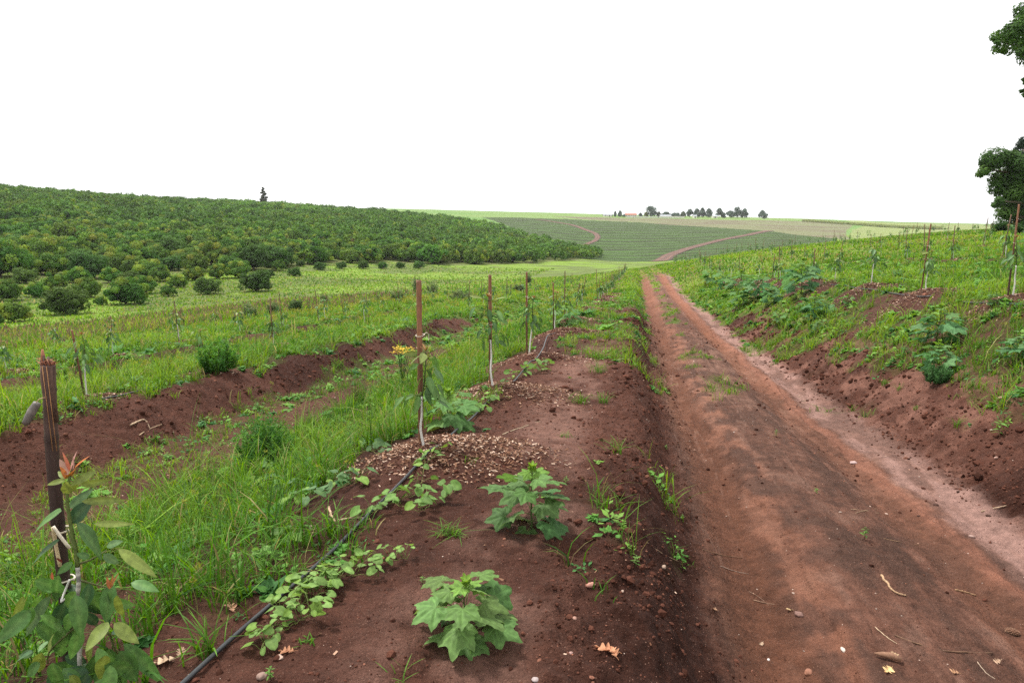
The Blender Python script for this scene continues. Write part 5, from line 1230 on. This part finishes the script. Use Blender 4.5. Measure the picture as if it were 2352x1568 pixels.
for i in range(5):
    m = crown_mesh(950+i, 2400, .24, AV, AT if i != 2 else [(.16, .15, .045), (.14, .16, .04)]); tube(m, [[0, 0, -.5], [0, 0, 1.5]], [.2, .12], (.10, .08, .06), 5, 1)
    lo.append(m.mesh('orchard_tree', [M_TREE, M_TRUNK]))
FT = [(31, 739, 78, 0), (153, 721, 108, 3), (205, 682, 66, 1), (290, 699, 92, 2), (331, 674, 60, 1), (387, 680, 42, 0), (409, 660, 44, 2), (478, 675, 66, 3), (447, 644, 54, 0), (590, 669, 82, 3), (616, 638, 32, 3), (677, 634, 34, 3), (84, 682, 50, 2), (547, 638, 58, 1), (368, 646, 58, 0), (256, 650, 52, 1), (735, 620, 32, 3), (784, 617, 28, 3), (834, 617, 31, 3), (879, 617, 26, 3), (920, 616, 25, 3), (962, 616, 29, 3), (20, 690, 70, 1), (130, 665, 60, 0), (-40, 760, 90, 1), (-120, 740, 90, 2), (230, 700, 30, 2), (500, 640, 50, 1), (690, 612, 26, 3), (300, 655, 55, 3), (180, 650, 55, 2), (60, 650, 60, 3), (640, 622, 40, 0)]
FL = ['yellow-green avocado tree at the bottom left corner of the orchard', 'large dark avocado tree standing forward, between the left edge and the pair of bushy trees', 'dark avocado tree just behind the large dark forward one', 'broad bushy avocado tree with pale lower leaves, standing forward by the grass', 'avocado tree behind the broad bushy one', 'small low avocado tree alone in grass', 'avocado tree above the small low one', 'round dark avocado tree with grass all round it', 'avocado tree behind the round dark one', 'wide dark avocado tree farthest forward on the grass, its lower leaves silvery', 'small dark tree right behind the wide silvery one', 'first small dark round tree of the loose line along the grass', 'avocado tree left of the large dark forward one', 'avocado tree left behind the wide silvery one', 'avocado tree beside the narrow grass gap', 'avocado tree over the grass gap on the lower slope', 'second small dark round tree of the loose line along the grass', 'third small dark round tree of the loose line along the grass', 'fourth small dark round tree of the loose line along the grass', 'fifth small dark round tree of the loose line along the grass', 'sixth small dark round tree of the loose line along the grass', 'last small dark round tree of the loose line along the grass']
GO = 'avocado trees of the orchard hill'
FP = []
def crown_tree(p, rz, sc, v, label, group):
    o = thing('orchard_tree', p, label, 'tree', group, rz); o.scale = sc
    for me, nm in zip(hi[v], ('crown', 'trunk')):
        c = bpy.data.objects.new(nm, me); COL.objects.link(c); c.parent = o
for i, (px, py, w_, v) in enumerate(FT):
    p = hit(px, py, 30); Zc = camxy(p[0], p[1])[1]; s = w_/F*Zc/5.6; FP.append((p[0], p[1], s*2.8))
    p[2] -= .25*s
    crown_tree(p, R.uniform(0, 6), (s, s, s*(1.02 if v != 3 else .92)), v, FL[i] if i < len(FL) else 'bushy avocado tree among the lowest trees of the orchard', GO if i < len(FL) else GO + ', lower edge')
# the planted grid
PO = np.array(P_ORCH); x0, y0 = PO.min(0); x1, y1 = PO.max(0)
gx, gy = np.meshgrid(np.arange(x0, x1, 7.0), np.arange(y0, y1, 7.0)); gx = gx.ravel() + R.normal(0, .8, gx.size); gy = gy.ravel() + R.normal(0, .8, gy.size)
ok = inpoly(gx, gy, P_ORCH)
Xc, Zc = camxy(gx, gy); ok &= (np.abs(Xc) < Zc*.83+4) & (Zc > 60)
for fx_, fy_, fr_ in FP: ok &= np.hypot(gx-fx_, gy-fy_) > fr_+1.6
ok &= R.random(len(gx)) < np.where(Zc < 105, .80, .97)
gx, gy, Zc = gx[ok], gy[ok], Zc[ok]; o_ = np.argsort(Zc); gx, gy, Zc = gx[o_], gy[o_], Zc[o_]; gzv = H(gx, gy)
print('orchard trees', len(gx))
NT = 262
for i in range(min(NT, len(gx))):
    s = R.uniform(1.0, 1.5); p = (gx[i], gy[i], gzv[i]-.3); sc = (s*R.uniform(.9, 1.1), s, s*R.uniform(.8, 1.08))
    if i < 60: crown_tree(p, R.uniform(0, 6), sc, R.integers(0, 4), 'bushy avocado tree among the lowest trees of the orchard', GO + ', lower edge')
    else:
        o = bpy.data.objects.new('orchard_tree', lo[R.integers(5)]); COL.objects.link(o); o.location = p; o.rotation_euler = (0, 0, R.uniform(0, 6)); o.scale = sc
        tag(o, 'avocado tree in the dense middle of the orchard hill', 'tree', GO + ', dense part')
# the rest as one object: each far crown is a few hundred leaf faces
base = []
for i in range(6):
    rng = np.random.default_rng(980+i); m = MB()
    for k in range(14):
        t = (k+.5)/14; ph = k*2.4; e = math.asin(1-1.4*t); r = rng.uniform(.7, 1.1)
        leafball(m, (math.cos(ph)*math.cos(e)*1.9, math.sin(ph)*math.cos(e)*1.9, 1.9+math.sin(e)*1.6), (r, r, r*.8), 22, .42, AV if rng.random() < .82 else AT, rng, .6, .6, .45)
    base.append((np.concatenate(m.V), np.concatenate(m.C)))
mb = MB(); k0 = NT
yl = uni(fbm(gx, gy, 40, 3, 401))
for i in range(k0, len(gx)):
    V, C = base[i % 6]; a = R.uniform(0, 6.28); s = R.uniform(1.0, 1.5); c_, s_ = math.cos(a)*s, math.sin(a)*s
    W_ = np.column_stack([V[:, 0]*c_-V[:, 1]*s_+gx[i], V[:, 0]*s_+V[:, 1]*c_+gy[i], V[:, 2]*s*R.uniform(.85, 1.1)+gzv[i]-.3])
    tone = R.uniform(.65, 1.25); tint = np.array([1+.3*max(0, yl[i]-.5)+.3*max(0, R.normal(-.3, .4)), 1, 1-.1*yl[i]])*(1.3 if Zc[i] > 390 and Xc.size and yl[i] > .4 else 1)
    n = len(V)//4; b = np.arange(n)*4
    mb.add(W_, np.stack([b, b+1, b+2, b+3], 1), C*tone*tint)
M_TREE2 = leafmat('far_foliage', (1, 1, 1), .28, .7, .2, .08, 1.5)
tag(mb.obj('orchard_canopy', M_TREE2), 'unbroken mass of avocado trees over the upper orchard hill', 'orchard', kind='stuff')
# ------------------------------------------------------------------ lone tall tree on the skyline
p = at(605, 462, 470); p[2] = gz(p[0], p[1])+1
o = thing('skyline_tree', p, 'single tall ragged tree rising above the orchard skyline', 'tree')
c = MB(); t_ = MB(); rng = np.random.default_rng(3)
tube(t_, [[0, 0, -1], [.2, 0, 6], [-.1, 0, 13.2]], [.4, .25, .08], (.9, .8, .7), 6)
for (dx, h, r) in [(0, 1.6, 2.0), (-1.4, 2.8, 1.3), (1.5, 3.0, 1.2), (-.2, 4.3, 1.2), (1.1, 5.2, 1.2), (-.9, 5.6, .9), (.2, 6.8, 1.1), (2.1, 6.9, .9), (-.9, 7.8, .8), (.3, 8.6, 1.0), (1.3, 9.3, .8), (-.6, 9.9, .7), (.4, 10.6, .9), (-.3, 11.7, .6), (.5, 12.4, .6), (.2, 13.3, .45), (-2, 4.3, .5)]:
    leafball(c, (dx*1.25, rng.normal(0, .6), h), (r*1.45, r*1.45, r*.85), 260, .36, [(.045, .065, .035), (.06, .08, .04)], rng, .5, .2)
    tube(t_, [[0, 0, h-.6], [dx, 0, h]], [.10, .05], (.9, .8, .7), 4)
c.obj('crown', M_TREE2, o); t_.obj('trunk', M_TRUNK, o)
# ------------------------------------------------------------------ farmyard on the horizon
ZF = 880.
def fpt(px, Z=ZF):
    p = at(px, 495, Z); p[2] = gz(p[0], p[1]); return p
def fartree(px, hpx, wpx, label, seed, tone=(.05, .08, .045), Z=ZF, grp='trees round the farmyard'):
    p = fpt(px, Z); h = hpx/F*Z; w_ = wpx/F*Z; rng = np.random.default_rng(seed)
    o = thing('farm_tree', p, label, 'tree', grp); c = MB(); t_ = MB()
    for i in range(18):
        a = i*2.4; e = rng.uniform(0, 1); q = math.sin(math.pi*min(1, .3+e*.7))*.34
        leafball(c, (math.cos(a)*q*w_, math.sin(a)*q*w_, h*(.20+.68*e)), (w_*.27, w_*.27, h*.2), 90, .7, [tone, np.array(tone)*1.35, np.array(tone)*.7], rng, .6, .3)
    tube(t_, [[0, 0, -.5], [0, 0, h*.6]], [h*.03, h*.018], (.8, .8, .8), 6)
    c.obj('crown', M_TREE2, o); t_.obj('trunk', M_TRUNK, o)
for i, (px, h, w_, lab, tn) in enumerate([(1390, 5, 9, 'low shrub-like tree at the left end of the farmyard', None), (1403, 5, 8, 'low tree beside the white shed', None), (1413, 12, 5, 'thin palm-like tree near the left end of the farm', None), (1424, 13, 9, 'small upright tree left of the red-roofed house', None), (1434, 5, 8, 'low bush tree touching the red-roofed house', None), (1471, 9, 8, 'small round tree right of the red-roofed house', None), (1484, 11, 9, 'yellowish tree against the left side of the largest farm tree', (.14, .16, .04)), (1495, 26, 29, 'largest round tree of the farmyard', None), (1513, 12, 9, 'thin open tree just right of the largest farm tree', (.09, .12, .07)), (1530, 12, 22, 'flat spreading tree above the pale wall', None), (1552, 11, 20, 'dense low tree in the middle of the farm row', None), (1569, 13, 12, 'pale open tree left of the dark pointed one', (.09, .12, .06)), (1584, 19, 15, 'dark pointed tree in the middle of the farm row', None), (1600, 19, 15, 'round tree right of the dark pointed one', None), (1613, 21, 14, 'tall dark tree of the middle farm group', None), (1628, 20, 16, 'right-end tree of the middle farm group', None), (1652, 21, 17, 'tree standing apart between the two farm groups', None), (1662, 11, 11, 'low tree leaning on the one standing apart', None), (1677, 17, 18, 'left tree of the right farm group', None), (1693, 25, 23, 'largest tree of the right farm group', None), (1710, 21, 16, 'right tree of the right farm group', None), (1752, 19, 20, 'lone round tree on the horizon beyond the cane', None)]):
    fartree(px, h, w_, lab, 40+i, tn or (.085, .125, .095))  # fallback leaf tone is paled: distance haze put into the colour
M_WALL = solidmat('farm_wall', (.66, .62, .58), .8, .1, 2); M_ROOF = solidmat('red_roof', (.42, .13, .09), .8, .15, 3); M_GREY = solidmat('grey_roof', (.38, .40, .43), .7, .1, 3); M_WIN = solidmat('window_dark', (.05, .06, .07), .3, .1, 3)
def box(mb, c, s, col=(1, 1, 1), m=0):
    mb.add(BX*np.array(s)+np.array(c), BF, col, m)
def building(px0, px1, h, label, roof, Z=ZF, wins=4, rise=1.4):
    a = fpt(px0, Z); b = fpt(px1, Z); L_ = np.linalg.norm((b-a)[:2]); p = (a+b)/2; p[2] = min(a[2], b[2])
    o = thing('farmhouse' if wins > 2 else 'shed', p, label, 'house' if wins > 2 else 'shed'); o.rotation_euler = (0, 0, math.atan2(b[1]-a[1], b[0]-a[0])); D = 7.
    mb = MB(); box(mb, (0, 0, h/2-.5), (L_, D, h+1)); mb.add(np.array([[-L_/2, -D/2, h], [-L_/2, D/2, h], [-L_/2, 0, h+rise], [L_/2, -D/2, h], [L_/2, D/2, h], [L_/2, 0, h+rise]]), np.array([[0, 2, 1], [3, 4, 5]]))
    mb.obj('wall', M_WALL, o)
    rf = MB(); e = .5
    for sgn in (-1, 1):
        V = np.array([[-L_/2-e, sgn*(D/2+e), h-.15], [L_/2+e, sgn*(D/2+e), h-.15], [L_/2+e, 0, h+rise+.1], [-L_/2-e, 0, h+rise+.1]]); V = np.concatenate([V, V+[0, 0, .15]])
        rf.add(V, np.array([(3, 2, 1, 0), (4, 5, 6, 7), (0, 1, 5, 4), (1, 2, 6, 5), (2, 3, 7, 6), (3, 0, 4, 7)]))
    rf.obj('roof', roof, o)
    for i in range(wins):
        w_ = MB(); cx = -L_/2 + (i+.5)*L_/wins; d = i == wins//2
        box(w_, (cx, -D/2-.03, 1.05 if d else 1.5), (1.0 if d else 1.3, .1, 2.1 if d else 1.1)); w_.obj('door' if d else 'window', M_WIN, o)
building(1436, 1461, 2.9, 'long white farmhouse with a red roof on the horizon', M_ROOF, wins=5)
building(1385, 1404, 2.2, 'low white shed at the left end of the farmyard', M_GREY, wins=2, rise=.8)
building(1516, 1540, 2.0, 'low grey-roofed shed below the flat spreading tree', M_GREY, Z=870, wins=2, rise=1.0)
building(1592, 1599, 2.4, 'small white hut between the middle farm trees', M_GREY, Z=860, wins=1, rise=.8)
building(1636, 1646, 2.4, 'small bluish-roofed shed at the right of the middle group', M_GREY, Z=865, wins=1, rise=.9)
def farmwall(px0, px1, h, label):
    n = 30; P = [fpt(px0+(px1-px0)*i/n, 855) for i in range(n+1)]; o = thing('farm_wall', P[0], label, 'wall'); b = P[0]; mb = MB(); pb = MB()
    for a, c in zip(P[:-1], P[1:]):
        for q in (a, c): pass
        V = np.array([a-b, c-b, c-b+[0, .3, 0], a-b+[0, .3, 0]]); mb.add(np.concatenate([V-[0, 0, .5], V+[0, 0, h]]), BF[[1, 2, 3, 4, 5]] if False else np.array([(4, 5, 6, 7), (0, 1, 5, 4), (1, 2, 6, 5), (2, 3, 7, 6), (3, 0, 4, 7)]))
    mb.obj('wall_panel', M_WALL, o); 
    for i in range(0, n+1, 3): box(pb, P[i]-b+[0, -.15, h/2], (.5, .6, h+.8))
    pb.obj('pillars', M_WALL, o)['kind'] = 'stuff'
farmwall(1440, 1512, 1.5, 'long pale boundary wall in front of the farm buildings'); farmwall(1512, 1572, 1.8, 'pale wall below the flat spreading farm tree')
# tall cane edge on the skyline
def cane_strip(P0, P1, Z0, Z1, h, label, n=7000, depth=30, col=(.24, .28, .11)):
    t = R.random(n); px = P0+(P1-P0)*t; Z = Z0+(Z1-Z0)*t + R.uniform(0, depth, n)
    k = (px-1176)/F/1.008; x = RT[0]*k*Z+FW[0]*Z; y = RT[1]*k*Z+FW[1]*Z; mb = MB()
    add_blades(mb, x, y, H(x, y)-.2, h*R.uniform(.75, 1.1, n), np.full(n, .9), R.uniform(0, .5, n), R.uniform(0, 6.28, n), np.array(col)*R.uniform(.65, 1.25, (n, 1)), (0, .6))
    tag(mb.obj('sugar_cane', M_GRASS, smooth=True), label, 'cane', kind='stuff')
cane_strip(1838, 2160, 820, 640, 2.9, 'tall cane standing along the skyline right of the farm trees')
# ------------------------------------------------------------------ big trees at the right edge
def edge_tree(name, label, Z, trunkpx, basepy, clumps, leaf, dens, seed, cols, top):
    rng = np.random.default_rng(seed); b = at(trunkpx, basepy, Z); b[2] = gz(b[0], b[1]); o = thing(name, b, label, 'tree', None)
    c = MB(); t_ = MB()
    tube(t_, smooth_path([[0, 0, -.5], [.1, 0, top*.3], [-.1, .1, top*.65], [0, 0, top]], 14), np.linspace(.45, .12, 14), (1, 1, 1), 9)
    for px, py, r in clumps:
        q = at(px, py, Z + rng.normal(0, 1.6)) - b; R_ = r/F*Z
        for s in range(3):
            cc = q + rng.normal(0, .38, 3)*R_; rr = R_*rng.uniform(.55, .85)
            leafball(c, cc, (rr, rr, rr*.8), int(dens*rr*rr)+30, leaf, cols, rng, .5, .45, .5)
        h0 = max(.5, min(top*.95, q[2]-R_*.6-rng.uniform(0, 1.5))); tube(t_, smooth_path([[0, 0, h0*.75], q*[.5, .5, 0]+[0, 0, (h0*.75+q[2])/2+.3], q], 8), np.linspace(.20, .05, 8), (1, 1, 1), 6)
    c.obj('crown', M_TREE2, o); t_.obj('trunk', M_TRUNK, o, True)
DT = [(.058, .120, .028), (.095, .175, .036), (.040, .085, .022)]
edge_tree('broadleaf_tree', 'dense dark broadleaf tree bulging in at the right edge above the red track', 62, 2440, 545, [(2288, 392, 40), (2262, 388, 18), (2318, 372, 34), (2300, 432, 34), (2345, 415, 58), (2400, 380, 70), (2318, 470, 34), (2350, 480, 50), (2292, 462, 18), (2410, 470, 70), (2470, 400, 80), (2306, 500, 24), (2338, 512, 30), (2380, 520, 40), (2440, 500, 50)], .13, 620, 1, DT + [(.055, .10, .028)], 9)
edge_tree('broadleaf_tree', 'taller tree whose leafy branch reaches in at the upper right corner', 48, 2520, 560, [(2303, 86, 24), (2328, 62, 32), (2340, 98, 30), (2288, 92, 10), (2350, 28, 26), (2375, 75, 50), (2345, 122, 14), (2410, 130, 50), (2356, 205, 9), (2358, 184, 7), (2362, 226, 11), (2420, 60, 70), (2430, 210, 50), (2480, 150, 80), (2500, 260, 70), (2470, 320, 50)], .11, 640, 2, DT, 17)
edge_tree('conifer_tree', 'dark narrow tree top showing behind the dense tree at the right edge', 80, 2345, 530, [(2348, 340, 12), (2338, 352, 11), (2326, 362, 10), (2345, 360, 18), (2352, 325, 12), (2350, 390, 26)], .16, 400, 3, [(.03, .05, .035)], 9)
bush(2300, 532, 44, 24, 'low dark hedge bush at the foot of the dense tree', 61, [(.03, .07, .02), (.045, .09, .025)], 'hedge_bush', 2500, .10, 'bush', 30)
bush(2345, 538, 40, 26, 'low dark hedge bush at the very right edge under the trees', 62, [(.03, .07, .02), (.04, .08, .025)], 'hedge_bush', 2500, .10, 'bush', 30)
# ------------------------------------------------------------------ air
hz = MB(); box(hz, (0, 500, 20), (2600, 3000, 200)); 
m, nt_, N_, L_ = newmat('haze_air'); out_ = N_.new('ShaderNodeOutputMaterial'); pv = N_.new('ShaderNodeVolumePrincipled')
pv.inputs['Density'].default_value = HAZE; pv.inputs['Color'].default_value = (1, 1, 1, 1); pv.inputs['Anisotropy'].default_value = .2
L_.new(pv.outputs[0], out_.inputs['Volume'])
if HAZE > 0: tag(hz.obj('haze', m), 'thin pale haze over the far fields', 'haze', kind='stuff')
# ------------------------------------------------------------------ camera, light, sky
cam = bpy.data.cameras.new('camera'); co = bpy.data.objects.new('camera', cam); COL.objects.link(co)
cam.sensor_width = 36; cam.lens = 24; cam.clip_start = .05; cam.clip_end = 6000
co.location = (0, 0, 0); co.rotation_euler = (math.pi/2 - PT, 0, YAW)
scene.camera = co
SUN_EL, SUN_AZ = math.radians(62), math.radians(-60)      # azimuth from +Y towards +X
sd = Vector((math.sin(SUN_AZ)*math.cos(SUN_EL), math.cos(SUN_AZ)*math.cos(SUN_EL), math.sin(SUN_EL)))
sl = bpy.data.lights.new('sun', 'SUN'); sl.energy = 3.7; sl.angle = math.radians(9); sl.color = (1, .965, .91)
so = bpy.data.objects.new('sun', sl); COL.objects.link(so); so.rotation_euler = sd.to_track_quat('Z', 'Y').to_euler()
w = bpy.data.worlds.new('World'); scene.world = w; w.use_nodes = True
nt = w.node_tree; nt.nodes.clear(); N = nt.nodes; L = nt.links
out = N.new('ShaderNodeOutputWorld'); bg = N.new('ShaderNodeBackground'); sky = N.new('ShaderNodeTexSky')
sky.sky_type = 'NISHITA'; sky.sun_disc = False; sky.sun_elevation = SUN_EL; sky.sun_rotation = SUN_AZ; sky.dust_density = 4
hs = N.new('ShaderNodeHueSaturation'); hs.inputs['Saturation'].default_value = .12; L.new(sky.outputs[0], hs.inputs['Color'])
mx = N.new('ShaderNodeMix'); mx.data_type = 'RGBA'; mx.inputs[0].default_value = .8; L.new(hs.outputs[0], mx.inputs[6]); mx.inputs[7].default_value = (13.4, 13.5, 13.6, 1)
L.new(mx.outputs[2], bg.inputs['Color']); bg.inputs['Strength'].default_value = .088; L.new(bg.outputs[0], out.inputs[0])
scene.view_settings.view_transform = 'Standard'; scene.view_settings.look = 'None'; scene.view_settings.exposure = 0.55; scene.view_settings.gamma = 1
scene.render.engine = 'CYCLES'
cy = scene.cycles; cy.max_bounces = 5; cy.diffuse_bounces = 3; cy.transmission_bounces = 3; cy.transparent_max_bounces = 8; cy.glossy_bounces = 2; cy.volume_bounces = 0
cy.use_denoising = False
